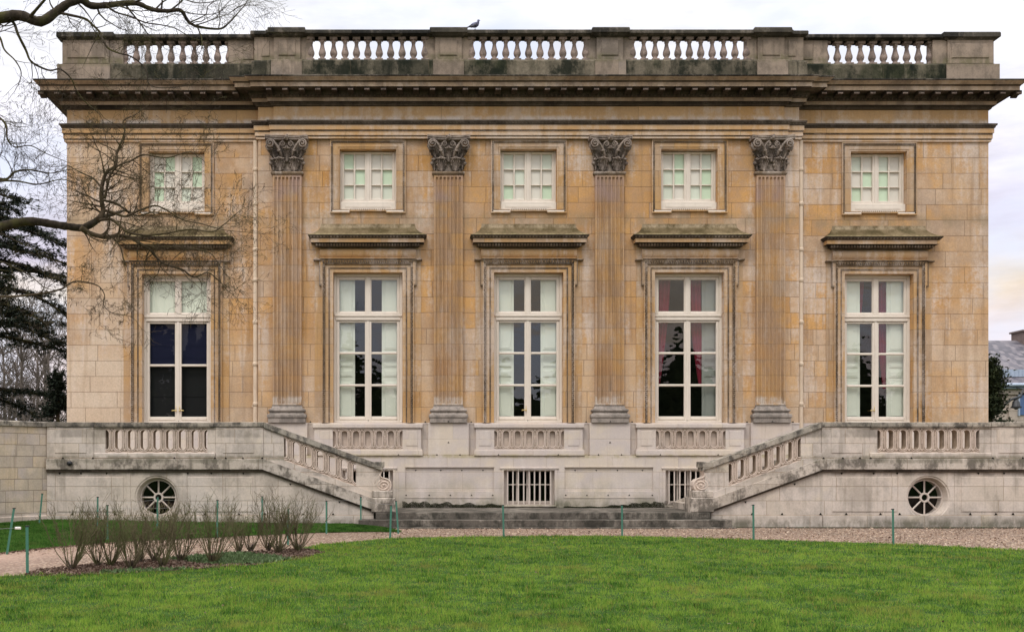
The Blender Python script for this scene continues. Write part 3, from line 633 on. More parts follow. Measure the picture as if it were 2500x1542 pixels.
for u in (-1.5*BAY, -.5*BAY, .5*BAY, 1.5*BAY):
    if protos is None:
        s_ = shaft_m.build('pilaster', M['shaft'], palace, None, (u, 0, 0)); s_['label'] = 'fluted pilaster with carved leaf capital'
        ast = MB(); ast.sweep([(-.385, 0), (-.385, -.11), (.385, -.11), (.385, 0)], [(0, 9.0), (.02, 9.01), (.035, 9.03), (.04, 9.055), (.03, 9.08), (0, 9.095)])
        protos = (s_, cap_m.build('capital', M['capital'], s_), base_m.build('base', M['base'], s_), ped.build('pedestal', M['pale'], s_), ast.build('astragal', M['bead'], s_))
    else:
        s2 = reuse(protos[0], palace, (u, 0, 0))
        for q in protos[1:]: reuse(q, s2)

# basement of the middle block
bs = MB()
ops = [(b-.66, b+.66, .42, 1.325) for b in (-BAY, 0, BAY)]+[(-3.22, -.92, .775, 1.40, .04), (.92, 3.22, .775, 1.40, .04)]
bs.wall(-HC-.05, HC+.05, 0, 1.70, -.15, ops, .3); bs.box(-HC-.05, HC+.05, -.149, .02, 1.66, 1.699)
for s in (-1, 1):
    bs.box(min(s*.92, s*3.22), max(s*.92, s*3.22), -.165, -.148, 1.40, 1.43); bs.box(min(s*.90, s*3.24), max(s*.90, s*3.24), -.16, -.148, .60, .625)
bs.wall(-HC, HC, 1.70, 2.56, -.02, [], .2)
bs.add([(-HC, -.02, 1.7), (-HC, YW, 1.7), (-HC, YW, 2.56), (-HC, -.02, 2.56)], [(0, 3, 2, 1)]); bs.add([(HC, -.02, 1.7), (HC, YW, 1.7), (HC, YW, 2.56), (HC, -.02, 2.56)], [(0, 1, 2, 3)])
bs.box(-HC, HC, -.035, .0, 2.525, 2.562)
P_('basement_wall', bs, M['pale'])

# carved interlaced ovals, pierced or blind
def lattice(n, per, z0, z1, y, th, shear=0.0, xr=0.0, x0=None):
    mb = MB(); W = n*per; x0 = -W/2 if x0 is None else x0; zc = (z0+z1)/2; H = z1-z0; ow = per*.262; oh = H*.405
    K = 8
    def capsule(r_, hh):                        # half outline, right side, from bottom to top
        pts = [(r_*math.sin(a), -(hh-r_)-r_*math.cos(a)) for a in [R(90)*i/K for i in range(K+1)]]
        return pts+[(x, -z) for x, z in pts[::-1]]
    half = capsule(ow, oh); m2 = len(half)
    def zz(x, z): return z+shear*(x-xr)
    for i in range(n):
        for side in (0, 1):
            # tile between opening edge and the mid line of the web
            cx = x0+(i+side)*per; sgn = 1 if side == 0 else -1
            inner = [(cx+sgn*px, zc+pz) for px, pz in half]
            outer = [(cx+sgn*per/2, zc+max(-H/2, min(H/2, pz*(H/2)/oh))) for px, pz in half]
            outer[0] = (cx, z0); outer[-1] = (cx, z1); outer[1] = (cx+sgn*per*.25, z0); outer[-2] = (cx+sgn*per*.25, z1); outer[2] = (cx+sgn*per/2, z0); outer[-3] = (cx+sgn*per/2, z1)
            vs = [(x, y, zz(x, z)) for x, z in inner]+[(x, y, zz(x, z)) for x, z in outer]+[(x, y+th, zz(x, z)) for x, z in inner]+[(x, y+th, zz(x, z)) for x, z in outer]
            fs = []
            for k in range(m2-1): fs += [(k, k+m2, k+m2+1, k+1), (k+2*m2, k+3*m2, k+3*m2+1, k+2*m2+1), (k, k+1, k+2*m2+1, k+2*m2)]
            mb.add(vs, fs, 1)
    # raised strapwork round each opening, with knots between
    for i in range(n+1):
        cx = x0+i*per
        for rr, off in ((.015, ow+.012), (.012, ow+.046)):
            o = capsule(off, oh+(off-ow)); pts = []
            if i > 0: pts = [(cx-px, pz) for px, pz in o[::-1]]
            if i < n: pts = pts+[(cx+px, pz) for px, pz in o] if i == 0 else pts+[(cx+px, pz) for px, pz in o]
            mb.tube([(px, y-.010, zz(px, zc+pz)) for px, pz in pts], rr, 5, cap=False)
        if i < n:
            mx_ = cx+per/2
            spiral(mb, (mx_, y-.008, zz(mx_, zc)), .030, 1.3, .010, a0=R(90))
            for dz in (-.075, -.055, .055, .075): mb.tube([(mx_-.02, y-.006, zz(mx_, zc+dz)), (mx_+.02, y-.006, zz(mx_, zc+dz))], .007, 4)
            for dz, s in ((-H/2+.035, 1), (H/2-.035, -1)):
                for a in (-40, 0, 40): mb.tube([(mx_, y-.004, zz(mx_, zc+dz-.02*s)), (mx_+.05*math.sin(R(a)), y-.014, zz(mx_, zc+dz+.045*s*math.cos(R(a))))], [.014, .006], 5)
    mb.box(x0, x0+W, y-.006, y+th, z0-.02, z0+.006, 0, shear, xr); mb.box(x0, x0+W, y-.006, y+th, z1-.006, z1+.02, 0, shear, xr)
    return mb
ap = MB()
ap.bbox(-1.43, 1.43, -.19, -.02, 2.425, 2.53, .01); ap.bbox(-1.40, 1.40, -.165, -.02, 2.395, 2.424, .01)
for s in (-1, 1): xa, xb = sorted((s*.905, s*1.39)); ap.bbox(xa, xb, -.15, -.02, 1.86, 2.394, .006); xa, xb = sorted((s*1.0, s*1.30)); raised(ap, xa, xb, 1.96, 2.34, -.15, .012)
ap.box(-1.41, 1.41, -.165, -.02, 1.84, 1.875); ap.bbox(-1.43, 1.43, -.185, -.02, 1.70, 1.84, .008)
lat_m = lattice(6, .3017, 1.875, 2.395, -.13, .05)
lat_bk = MB(); lat_bk.box(-.905, .905, -.05, -.021, 1.875, 2.395)
pa = None
for b in (-BAY, 0, BAY):
    if pa is None:
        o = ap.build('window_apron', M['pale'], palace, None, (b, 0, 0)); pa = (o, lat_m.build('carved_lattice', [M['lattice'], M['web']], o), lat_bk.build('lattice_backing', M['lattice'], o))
    else:
        o = reuse(pa[0], palace, (b, 0, 0)); reuse(pa[1], o); reuse(pa[2], o)

# ---- windows
def window_frame():
    f = MB()
    for s in (-1, 1):
        xa, xb = sorted((s*.835, s*.904)); f.bbox(xa, xb, .165, .27, 2.56, 6.484, .008)
        for za, zb in ((2.62, 5.25), (5.46, 6.40)):
            xa, xb = sorted((s*.757, s*.834)); f.bbox(xa, xb, .185, .25, za, zb, .012)
            xa, xb = sorted((s*.012, s*.085)); f.bbox(xa, xb, .185, .25, za, zb, .012)
        xa, xb = sorted((s*.086, s*.756))
        f.bbox(xa, xb, .187, .25, 6.33, 6.40, .012); f.bbox(xa, xb, .187, .25, 5.46, 5.50, .01); f.bbox(xa, xb, .187, .25, 5.205, 5.25, .012); f.bbox(xa, xb, .187, .25, 2.62, 2.74, .012)
        f.bbox(xa, xb, .178, .215, 5.452, 5.472, .006); f.bbox(xa, xb, .172, .215, 2.655, 2.69, .008)
    f.bbox(-.834, .834, .168, .27, 6.405, 6.484, .01); f.bbox(-.030, .030, .168, .187, 2.64, 5.25, .006); f.bbox(-.055, .055, .172, .187, 5.46, 6.40, .006)
    f.bbox(-.89, .89, .135, .26, 5.355, 5.41, .014); f.bbox(-.86, .86, .155, .26, 5.411, 5.458, .008); f.bbox(-.86, .86, .155, .26, 5.26, 5.354, .012)
    f.bbox(-.895, .895, .12, .27, 2.555, 2.615, .012)
    return f
def muntins(zs):
    f = MB()
    for s in (-1, 1):
        for z in zs: xa, xb = sorted((s*.086, s*.756)); f.bbox(xa, xb, .180, .24, z-.03, z+.03, .014)
    return f
def surround():
    f = MB()
    def U(xi, xo, zi, zo, y, y1, m=0, zb=2.56):
        for s in (-1, 1): xa, xb = sorted((s*xi, s*xo)); f.box(xa, xb, y, y1, zb, zo, m)
        f.box(-xi, xi, y, y1, zi, zo, m)
    for s in (-1, 1): xa, xb = sorted((s*1.20, s*1.39)); f.box(xa, xb, -.022, 0, 2.56, 7.14)
    U(.906, .990, 6.487, 6.57, -.032, .0); U(.990, 1.028, 6.57, 6.608, -.044, 0, 1); U(1.028, 1.112, 6.608, 6.682, -.055, 0)
    U(1.112, 1.178, 6.682, 6.745, -.085, 0, 1); U(1.178, 1.20, 6.745, 6.78, -.10, 0, 0)
    for s in (-1, 1):
        xa, xb = sorted((s*1.20, s*1.245)); f.box(xa, xb, -.085, 0, 6.17, 6.78, 0); xa, xb = sorted((s*1.245, s*1.268)); f.box(xa, xb, -.10, 0, 6.16, 6.78, 1)
        xa, xb = sorted((s*1.20, s*1.27)); f.box(xa, xb, -.095, 0, 6.135, 6.16, 1)
        n = 76
        for i in range(n):                     # leaf-and-bead enrichment running up the jambs
            z = 2.6+i*.0535; x = s*1.145
            if z < 6.66: f.add([(x-.028, -.086, z-.023), (x+.028, -.086, z-.023), (x+.028, -.086, z+.023), (x-.028, -.086, z+.023), (x+(.016 if i % 2 else -.016), -.118, z)], [(0, 1, 4), (1, 2, 4), (2, 3, 4), (3, 0, 4)], 1)
            x = s*1.009
            if z < 6.58: f.add([(x-.012, -.045, z-.018), (x+.012, -.045, z-.018), (x+.012, -.045, z+.018), (x-.012, -.045, z+.018), (x, -.062, z)], [(0, 1, 4), (1, 2, 4), (2, 3, 4), (3, 0, 4)], 1)
    lumps(f, -1.13, 1.13, -.086, 6.714, .02, .025, .026, .055, 1)
    lumps(f, -1.20, 1.20, -.101, 6.755, .022, .02, .02, .07, 1)
    f.bbox(-1.42, 1.42, -.13, 0, 6.782, 6.822, .012, 1); f.bbox(-1.24, 1.24, -.15, 0, 6.823, 6.84, .006, 0)
    # swelling frieze
    K = 8; prof = [(-.04-.075*math.sin(pi*i/K)**.8, 6.84+.275*i/K) for i in range(K+1)]
    f.add([(x, y, z) for y, z in prof for x in (-1.25, 1.25)], [(2*i, 2*i+1, 2*i+3, 2*i+2) for i in range(K)], 0)
    for x in (-1.25, 1.25): f.add([(x, y, z) for y, z in prof]+[(x, 0, 7.115), (x, 0, 6.84)], [tuple(range(K+3))], 0)
    return f
def hood():
    f = MB(); pth = [(-1.30, .02), (-1.30, -.12), (1.30, -.12), (1.30, .02)]
    f.sweep(pth, [(-.02, 7.115), (.0, 7.118), (.015, 7.135), (.05, 7.14), (.05, 7.205), (.06, 7.215), (.165, 7.218), (.165, 7.315), (.175, 7.32), (.185, 7.335), (.215, 7.365), (.235, 7.385), (.235, 7.40), (.0, 7.405)], [1, 1, 1, 1, 1, 1, 0, 1, 1, 1, 1, 1, 1])
    n = 36
    for i in range(n): c = -1.36+2.72*(i+.5)/n; f.box(c-.021, c+.021, -.215, -.165, 7.142, 7.203, 2)
    lumps(f, -1.5, 1.5, -.318, 7.355, .028, .016, .02, .085, 2)
    return f
def hood_top():
    f = MB(); rings = []; K = 9
    for j in range(K+1):
        t = j/K; s = 1-(1-t)**2.3; hw = 1.53-.30*s; y = -.352*(1-s)-.006; z = 7.402+.35*t; rings.append((hw, y, z))
    vs = []; nx = 24
    for hw, y, z in rings:
        vs += [(-hw, .0, z)]+[(-hw+2*hw*i/nx, y, z) for i in range(nx+1)]+[(hw, .0, z)]
    n = nx+3
    f.add(vs, [(j*n+i, j*n+i+1, (j+1)*n+i+1, (j+1)*n+i) for j in range(K) for i in range(n-1)], 0, False)
    return f
def panes(lights):
    f = MB()
    for xa, xb, za, zb in lights: f.add([(xa, .215, za), (xb, .215, za), (xb, .215, zb), (xa, .215, zb)], [(0, 1, 2, 3)])
    return f
def shutter(s, inner=.36, y=.33):
    f = MB(); xa, xb = sorted((s*inner, s*.80)); f.box(xa, xb, y, y+.03, 2.6, 6.45)
    xo = s*.79; e = .055
    xi = s*(inner+e); xa, xb = sorted((xi, xo))
    for za, zb in ((2.72, 3.66), (3.78, 3.98), (4.04, 4.16), (4.22, 4.44), (4.50, 5.28), (5.42, 6.36)):
        f.bbox(xa, xb, y-.014, y, za, zb, .012); f.bbox(xa+.035, xb-.035, y-.024, y-.013, za+.035, zb-.035, .010)
    return f
FR = window_frame(); MU3 = muntins((4.40, 3.557)); MU2 = muntins((4.10,)); SU = surround(); HO = hood(); HT = hood_top()
lights3 = [(s*.421-.336, s*.421+.336, za, zb) for s in (-1, 1) for za, zb in ((5.5, 6.33), (4.43, 5.205), (3.587, 4.37), (2.74, 3.527))]
lights2 = [(s*.421-.336, s*.421+.336, za, zb) for s in (-1, 1) for za, zb in ((5.5, 6.33), (4.13, 5.205), (2.74, 4.07))]
proto = {}
def use(key, mbf, mats, name, parent, loc=(0, 0, 0), label=None):
    if key not in proto: proto[key] = mbf().build(name, mats, parent, label, loc); return proto[key]
    o = reuse(proto[key], parent, loc)
    if label: o['label'] = label
    return o
def drape(x0, x1, x2, x3, zt, zb):
    # cloth hanging from x0..x1 at the top, gathered to x2..x3 at the bottom, in folds
    f = MB(); nu, nv = 14, 12; vs = []
    for j in range(nv+1):
        t = j/nv; a = x0+(x2-x0)*t**1.5; b = x1+(x3-x1)*t**1.5
        for i in range(nu+1): s = i/nu; vs.append((a+(b-a)*s, .42+.035*math.sin(s*pi*6.5), zt+(zb-zt)*t))
    n = nu+1; f.add(vs, [(j*n+i, j*n+i+1, (j+1)*n+i+1, (j+1)*n+i) for j in range(nv) for i in range(nu)], 0, True)
    return f
def handle_mesh(s):
    f = MB(); f.tube([(s*.05, .15, 3.02-.12), (s*.05, .14, 3.02)], .008, 6); f.tube([(s*.05, .145, 2.9), (s*.10, .14, 2.905), (s*.16, .14, 2.90)], [.016, .012, .018], 6); f.ell((s*.05, .15, 2.9), (.022, .02, .03)); return f
wins = [(-WOFF, YW, 'left wing window with navy blinds and cream curtained top lights'), (-BAY, 0, 'middle block window nearest the left stair, pale shutters folded inside'),
        (0, 0, 'window on the centre line of the front, pale shutters half open'), (BAY, 0, 'window with crimson drapes in the middle block'), (WOFF, YW, 'right wing window with pale shutters and a brass handle')]
for k, (cx, cy, lab) in enumerate(wins):
    wn = use('frame', lambda: FR, M['paint'], 'window', palace, (cx, cy, 0), lab)
    wn['label'] = lab
    if k == 0: use('mu2', lambda: MU2, M['paint'], 'glazing_bar', wn)
    else: use('mu3', lambda: MU3, M['paint'], 'glazing_bar', wn)
    use('sur', lambda: SU, [M['trim'], M['bead']], 'window_surround', wn)
    use('hood', lambda: HO, [M['trim'], M['crust'], M['bead']], 'window_hood', wn); use('hoodtop', lambda: HT, M['moss'], 'hood_slope', wn)
    if k == 0: use('p2', lambda: panes(lights2), M['glass_dull'], 'pane', wn)
    else: use('p3', lambda: panes(lights3), M['glass'], 'pane', wn)
    if k in (1, 2, 4):
        for s in (-1, 1): use('sh%d' % s, lambda: shutter(s, .355), M['shutter'], 'shutter', wn)
    if k == 3:
        use('shdim', lambda: shutter(1, .43, .36), M['shutter_dim'], 'shutter', wn)
        for xs in ((-.74, -.38, -.80, -.66), (.06, .44, .36, .50)):
            drape(xs[0], xs[1], xs[2], xs[3], 6.40, 3.6).build('curtain', M['drape'], wn)
    if k == 4: drape(.06, .42, .30, .40, 6.40, 3.5).build('curtain', M['drape'], wn)
    if k == 4: drape(-.36, -.2, -.36, -.33, 6.40, 5.2).build('curtain', M['drape'], wn)
    if k == 0:
        f = MB(); nn = 40
        f.add([(-.80+1.6*i/nn, .30+.012*math.sin(i*1.9)+.01*math.sin(i*.7), z) for z in (5.44, 6.40) for i in range(nn+1)], [(i, i+1, i+nn+2, i+nn+1) for i in range(nn)], 0, True)
        f.build('net_curtain', M['bl_mint'], wn)
        f = MB(); f.box(-.80, .80, .29, .30, 4.10, 5.25)
        for z in (4.3, 4.62, 4.95): f.box(-.80, .80, .284, .291, z, z+.012)
        f.build('roller_blind', M['navy'], wn)
        f = MB(); f.box(-.80, .80, .36, .38, 2.6, 4.10); f.box(-.80, .80, .35, .361, 3.28, 3.33); f.build('inner_panel', M['blackboard'], wn)
    if k in (0, 2, 4):
        for s in ((-1, 1) if k == 0 else (-1,)): handle_mesh(s).build('handle', M['brass'], wn)

# attic windows
def attic_frame():
    f = MB(); xs = [-.505, -.212, .212, .505]; zr = [(9.24, 9.63), (8.83, 9.22), (8.45, 8.81)]
    for s in (-1, 1):
        xa, xb = sorted((s*.70, s*.739)); f.bbox(xa, xb, .16, .26, 8.37, 9.709, .008)
        xa, xb = sorted((s*.632, s*.699)); f.bbox(xa, xb, .18, .24, 8.39, 9.69, .01); xa, xb = sorted((s*.010, s*.086)); f.bbox(xa, xb, .18, .24, 8.39, 9.69, .01)
        xa, xb = sorted((s*.338, s*.379)); f.bbox(xa, xb, .188, .23, 8.44, 9.64, .01)
        xa, xb = sorted((s*.087, s*.631)); f.bbox(xa, xb, .182, .24, 9.63, 9.69, .01); f.bbox(xa, xb, .182, .24, 8.39, 8.45, .01)
        for z in (9.23, 8.82):
            for (c, d) in ((.087, .337), (.380, .631)): xa, xb = sorted((s*c, s*d)); f.bbox(xa, xb, .19, .23, z-.014, z+.014, .008)
    f.bbox(-.035, .035, .165, .181, 8.39, 9.69, .006)
    f.bbox(-.72, .72, .13, .2, 8.345, 8.385, .01)
    return f
def attic_surround():
    f = MB()
    for s in (-1, 1):
        for (a, b, y, m, zt) in ((.741, .785, -.018, 0, 9.755), (.785, .912, -.032, 0, 9.862), (.912, .962, -.052, 1, 9.905), (.962, .985, -.062, 0, 9.93)):
            xa, xb = sorted((s*a, s*b)); f.box(xa, xb, y, 0, 8.06 if a > .9 else 8.13, zt, m)
        for i in range(34):
            z = 8.1+i*.0535; x = s*.937
            f.add([(x-.017, -.052, z-.02), (x+.017, -.052, z-.02), (x+.017, -.052, z+.02), (x-.017, -.052, z+.02), (x, -.072, z)], [(0, 1, 4), (1, 2, 4), (2, 3, 4), (3, 0, 4)], 1)
        xa, xb = sorted((s*.48, s*.985)); f.box(xa, xb, -.066, .0, 8.03, 8.059, 0); xa, xb = sorted((s*.48, s*.924)); f.box(xa, xb, -.055, 0, 8.06, 8.10, 2)
    f.box(-.741, .741, -.018, 0, 9.711, 9.755); f.box(-.785, .785, -.032, 0, 9.756, 9.862); f.box(-.912, .912, -.052, 0, 9.863, 9.905, 1); f.box(-.962, .962, -.062, 0, 9.906, 9.93)
    lumps(f, -.92, .92, -.053, 9.888, .018, .012, .02, .055, 1)
    f.box(-.479, .479, -.066, 0, 8.075, 8.105, 0); f.box(-.479, .479, -.055, 0, 8.106, 8.14, 2); lumps(f, -.47, .47, -.056, 8.122, .018, .01, .012, .055, 1)
    return f
def attic_sill():
    f = MB(); f.bbox(-.738, .738, .06, .26, 8.14, 8.344, .012); f.bbox(-.60, .60, .05, .061, 8.20, 8.26, .004); return f
AF = attic_frame(); AS = attic_surround(); AL = attic_sill()
tints = {0: '.g.g|g..g|g.m.', 1: 'g...|.g.g|m..m', 2: 'm..m|.m..|g..g', 3: 'gg.m|.g.g|..mg', 4: 'm.m.|.gg.|g.g.'}
for k, (cx, cy, _) in enumerate(wins):
    if k == 3: tints[k] = '.g.m|mg.g|m.mg'
    wn = use('af', lambda: AF, M['paint'], 'attic_window', palace, (cx, cy, 0)); wn['label'] = 'small twelve pane attic window above ' + _
    if len(wn['label'].split()) > 16: wn['label'] = ' '.join(wn['label'].split()[:12])
    use('as', lambda: AS, [M['trim'], M['bead'], M['paint']], 'window_surround', wn); use('al', lambda: AL, M['paint'], 'sill', wn)
    f = MB(); rows = tints[k].split('|')
    for ri, (za, zb) in enumerate(((9.23, 9.66), (8.82, 9.23), (8.42, 8.82))):
        for ci, (xa, xb) in enumerate(((-.65, -.358), (-.358, -.0), (.0, .358), (.358, .65))):
            f.add([(xa, .245, za), (xb, .245, za), (xb, .245, zb), (xa, .245, zb)], [(0, 1, 2, 3)], {'.': 0, 'g': 1, 'm': 2}[rows[ri][ci]])
    f.build('blind', [M['bl_cream'], M['bl_green'], M['bl_mint']], wn)
    use('ap', lambda: panes([(x-.126, x+.126, za, zb) for x in (-.505, -.212, .212, .505) for za, zb in ((9.24, 9.63), (8.83, 9.22), (8.45, 8.81))]), M['glass_dull'], 'pane', wn)

# barred basement windows
def bars():
    f = MB()
    for i in range(9): x = -.56+i*.14; f.bbox(x-.017, x+.017, -.135, -.105, .43, 1.325, .006)
    return f
def bfr():
    f = MB()
    for s in (-1, 1): xa, xb = sorted((s*.56, s*.66)); f.box(xa, xb, .0, .12, .42, 1.325)
    for x in (-.30, -.03, .03, .30): f.box(x-.022, x+.022, .03, .09, .48, 1.30)
    f.box(-.56, .56, .0, .12, .42, .52); f.box(-.56, .56, -.012, .1, .475, .5); f.box(-.56, .56, .0, .12, 1.29, 1.325); f.box(-.56, .56, -.02, .05, .935, .965)
    return f
def bsur():
    f = MB(); f.bbox(-.76, .76, -.185, -.148, 1.36, 1.40, .008); f.box(-.73, .73, -.17, -.148, 1.33, 1.36)
    for s in (-1, 1): xa, xb = sorted((s*.66, s*.73)); f.box(xa, xb, -.165, -.148, .42, 1.33)
    f.bbox(-.70, .70, -.21, -.148, .375, .42, .008); return f
BF, BB, BS = bfr(), bars(), bsur()
for b in (-BAY, 0, BAY):
    wn = use('bf', lambda: BF, M['paint_dim'], 'basement_window', palace, (b, 0, 0)); use('bb', lambda: BB, M['paint_dim'], 'window_bars', wn); use('bs', lambda: BS, M['pale'], 'window_surround', wn)
    use('bp', lambda: panes([(-.56, .56, .52, 1.29)]), M['glass_dull'], 'pane', wn)

# drain pipes in the corners of the middle block
for sg in (-1, 1):
    f = MB(); x = sg*7.15; y = .12
    f.tube([(x, y, 1.62), (x, y, 9.96)], .068, 12, cap=False)
    for z in (2.2, 3.05, 4.1, 5.2, 6.3, 7.1, 8.3, 9.2): f.lathe(x, y, [(.068, z-.05), (.082, z-.04), (.082, z+.03), (.074, z+.05), (.068, z+.055)], 12)
    f.box(x-.10, x+.10, y-.03, y+.1, 2.98, 3.02)
    P_('drainpipe', f, M['pipe'])
def notch(mb, x, y, z, up=True, s=.035):
    t = s*1.15 if up else -s*1.15
    mb.add([(x-s*.75, y, z), (x+s*.75, y, z), (x, y, z+t), (x-s*.75, y+.02, z), (x+s*.75, y+.02, z), (x, y+.02, z+t)], [(0, 1, 2), (0, 3, 4, 1), (1, 4, 5, 2), (2, 5, 3, 0)])
nm = MB()
for x, y, z, up in [(-2.1, -.153, 2.03, 1), (2.1, -.153, 2.03, 1), (-2.62, -.038, 1.70, 1), (-1.58, -.038, 1.70, 1), (2.62, -.038, 1.70, 1), (1.58, -.038, 1.70, 1), (-2.4, -.153, 1.71, 1), (-1.8, -.153, 1.71, 1), (2.4, -.153, 1.71, 1), (1.8, -.153, 1.71, 1),
    (-.8, -.188, 1.71, 1), (.75, -.188, 1.71, 1), (-3.4, -.188, 1.71, 1), (-5.0, -.188, 1.71, 1), (3.4, -.188, 1.71, 1), (4.9, -.188, 1.71, 1)]+\
    [(s*xx, -.113, 1.335, 0) for s in (-1, 1) for xx in (1.2, 1.75, 2.3, 2.95)]+[(s*xx, -.153, .66, 1) for s in (-1, 1) for xx in (.95, 1.5, 2.05, 2.6, 3.2)]+\
    [(x, -.038, 2.565, 1) for x in (-2.7, -1.5, 1.5, 2.7, -5.7, 5.7, 6.9)]+[(x, -.213, 2.57, 1) for x in (-2.1, 2.1, 6.3)]:
    notch(nm, x, y, z, up)
P_('weep_notch', nm, M['notch'])

# ------------------------------------------------------------------ terraces with a flight of stairs
YF = -2.85
def terrace(sg):
    side = 'left' if sg < 0 else 'right'; rx = XC+sg*9.0
    t = empty('stair_terrace', (rx, YF, 0), '%s pale stone terrace with round window, carved balustrade and stair descending to the %s' % (side, 'right' if sg < 0 else 'left'), 'terrace', 'stone terraces before the palace')
    def B(name, mb, mats, parent=t, label=None):
        if sg < 0: mb.mirror()
        mb.shift(XC-rx, -YF, 0)
        return mb.build(name, mats, parent, label)
    sl = .363; XR = 6.53; XE = 11.6 if sg < 0 else 13.6; cw = 9.03
    # wall with round opening
    w = MB(); za, zb = .04, 1.29; xa, xb = cw-.625, cw+.625; zc = .69
    w.box(XR, xa, YF, YF+.4, 0, 1.34); w.box(xb, XE, YF, YF+.4, 0, 1.34); w.box(xa, xb, YF, YF+.4, 0, za); w.box(xa, xb, YF, YF+.4, zb, 1.34)
    N = 48; ring = lambda r, y: [(cw+r*math.cos(2*pi*i/N), y, zc+r*math.sin(2*pi*i/N)) for i in range(N)]
    sq = []
    for i in range(N):
        a = 2*pi*i/N; c, s = math.cos(a), math.sin(a); k = .625/max(abs(c), abs(s)); sq.append((cw+c*k, YF, min(zb, max(za, zc+s*k))))
    w.add(sq+ring(.52, YF)+ring(.50, YF+.02)+ring(.475, YF+.02)+ring(.46, YF+.05)+ring(.42, YF+.20)+ring(.41, YF+.21)+ring(.41, YF+.38), [(k*N+i, (k+1)*N+i, (k+1)*N+(i+1) % N, k*N+(i+1) % N) for k in range(7) for i in range(N)])
    w.bbox(XR+.02, XE, YF-.035, YF, -.1, .28, .012)
    raised(w, 6.78, 8.30, .36, 1.17, YF, .016); raised(w, 9.80, 11.35, .36, 1.17, YF, .016)
    w.bbox(8.32, 8.42, YF-.012, YF, .28, 1.28, .006); w.bbox(9.64, 9.74, YF-.012, YF, .28, 1.28, .006)
    w.box(XE-.4, XE, YF+.4, .2, 0, 1.56)
    # wall under the sloping flight
    w.add([(3.95, YF, 0), (XR, YF, 0), (XR, YF, 1.34), (3.95, YF, .41), (3.95, YF+.35, 0), (XR, YF+.35, 0), (XR, YF+.35, 1.34), (3.95, YF+.35, .41)], [(0, 1, 2, 3), (0, 4, 5, 1), (3, 2, 6, 7), (4, 7, 6, 5), (0, 3, 7, 4)])
    w.bbox(4.2, XR+.01, YF-.035, YF, -.1, .28, .012)
    B('retaining_wall', w, M['terrace'])
    f = MB(); f.box(XR, XE, YF+.34, YW-.03, 1.45, 1.585); B('terrace_floor', f, M['band'])
    # band and mouldings
    f = MB(); f.bbox(XR, XE, YF-.085, YF+.35, 1.345, 1.60, .012); f.box(XR, XE, YF-.045, YF+.01, 1.29, 1.345, 1)
    f.box(3.97, XR, YF-.085, YF+.35, 1.345, 1.60, 0, sl, XR); f.box(3.97, XR, YF-.045, YF+.01, 1.29, 1.345, 1, sl, XR)
    B('string_course', f, [M['band'], M['crust']])
    # parapet: piers, plinth, sloping posts
    f = MB(); T = .34
    f.bbox(XR, 7.65, YF-.02, YF+T, 1.60, 2.345, .008); raised(f, 6.75, 7.47, 1.73, 2.30, YF-.02, .014)
    f.bbox(10.50, XE, YF-.02, YF+T, 1.60, 2.345, .008); raised(f, 10.67, 11.40, 1.73, 2.30, YF-.02, .014)
    f.bbox(7.655, 10.495, YF-.035, YF+T, 1.60, 1.74, .015); f.box(7.655, 7.84, YF, YF+T, 1.74, 2.345); f.box(10.23, 10.495, YF, YF+T, 1.74, 2.345)
    f.box(3.97, XR-.005, YF-.035, YF+T, 1.60, 1.74, 0, sl, XR); f.box(6.05, XR-.005, YF, YF+T, 1.74, 2.33, 0, sl, XR); f.box(3.80, 4.36, YF, YF+T, 1.74, 2.33, 0, sl, XR)
    B('parapet', f, M['terrace'])
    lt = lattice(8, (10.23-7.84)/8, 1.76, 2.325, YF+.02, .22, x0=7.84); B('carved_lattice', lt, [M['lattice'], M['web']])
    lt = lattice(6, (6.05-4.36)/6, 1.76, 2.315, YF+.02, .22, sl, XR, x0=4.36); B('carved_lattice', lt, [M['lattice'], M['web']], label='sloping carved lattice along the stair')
    f = MB()
    f.bbox(XR-.01, 7.68, YF-.05, YF+T+.04, 2.345, 2.455, .012); f.bbox(7.685, 10.48, YF-.05, YF+T+.04, 2.345, 2.45, .012); f.bbox(10.485, XE, YF-.05, YF+T+.04, 2.345, 2.455, .012)
    f.box(3.74, XR-.012, YF-.05, YF+T+.04, 2.335, 2.455, 0, sl, XR); f.box(7.69, 10.47, YF-.03, YF+.3, 2.32, 2.346); f.box(4.0, XR-.02, YF-.03, YF+.3, 2.31, 2.336, 0, sl, XR)
    f.bbox(3.71, 3.99, YF-.055, YF+T+.045, 1.395, 1.53, .012)
    B('coping', f, M['lich'])
    # foot of the stair: blocks and scroll
    f = MB(); f.bbox(3.44, 4.00, YF-.09, YF+T+.08, .35, .69, .02); f.bbox(3.50, 3.98, YF-.07, YF+T+.05, .69, .855, .015)
    B('newel_block', f, M['band'])
    f = MB()
    out = [(3.95, .855), (3.60, .855), (3.565, .90), (3.545, .98), (3.56, 1.06), (3.62, 1.12), (3.70, 1.14), (3.77, 1.16), (3.80, 1.21), (3.785, 1.27), (3.76, 1.31), (3.77, 1.36), (3.82, 1.395), (3.95, 1.395)]
    k = len(out); f.add([(x, YF+.02, z) for x, z in out]+[(x, YF+T, z) for x, z in out], [tuple(range(k)), tuple(range(2*k-1, k-1, -1))]+[(i, i+k, (i+1) % k+k, (i+1) % k) for i in range(k)])
    spiral(f, (3.72, YF+.012, .985), .155, 2.1, .020, sgn=-1, a0=R(60), sx=1.0, sz=.78); f.ell((3.72, YF+.01, .985), (.03, .03, .02))
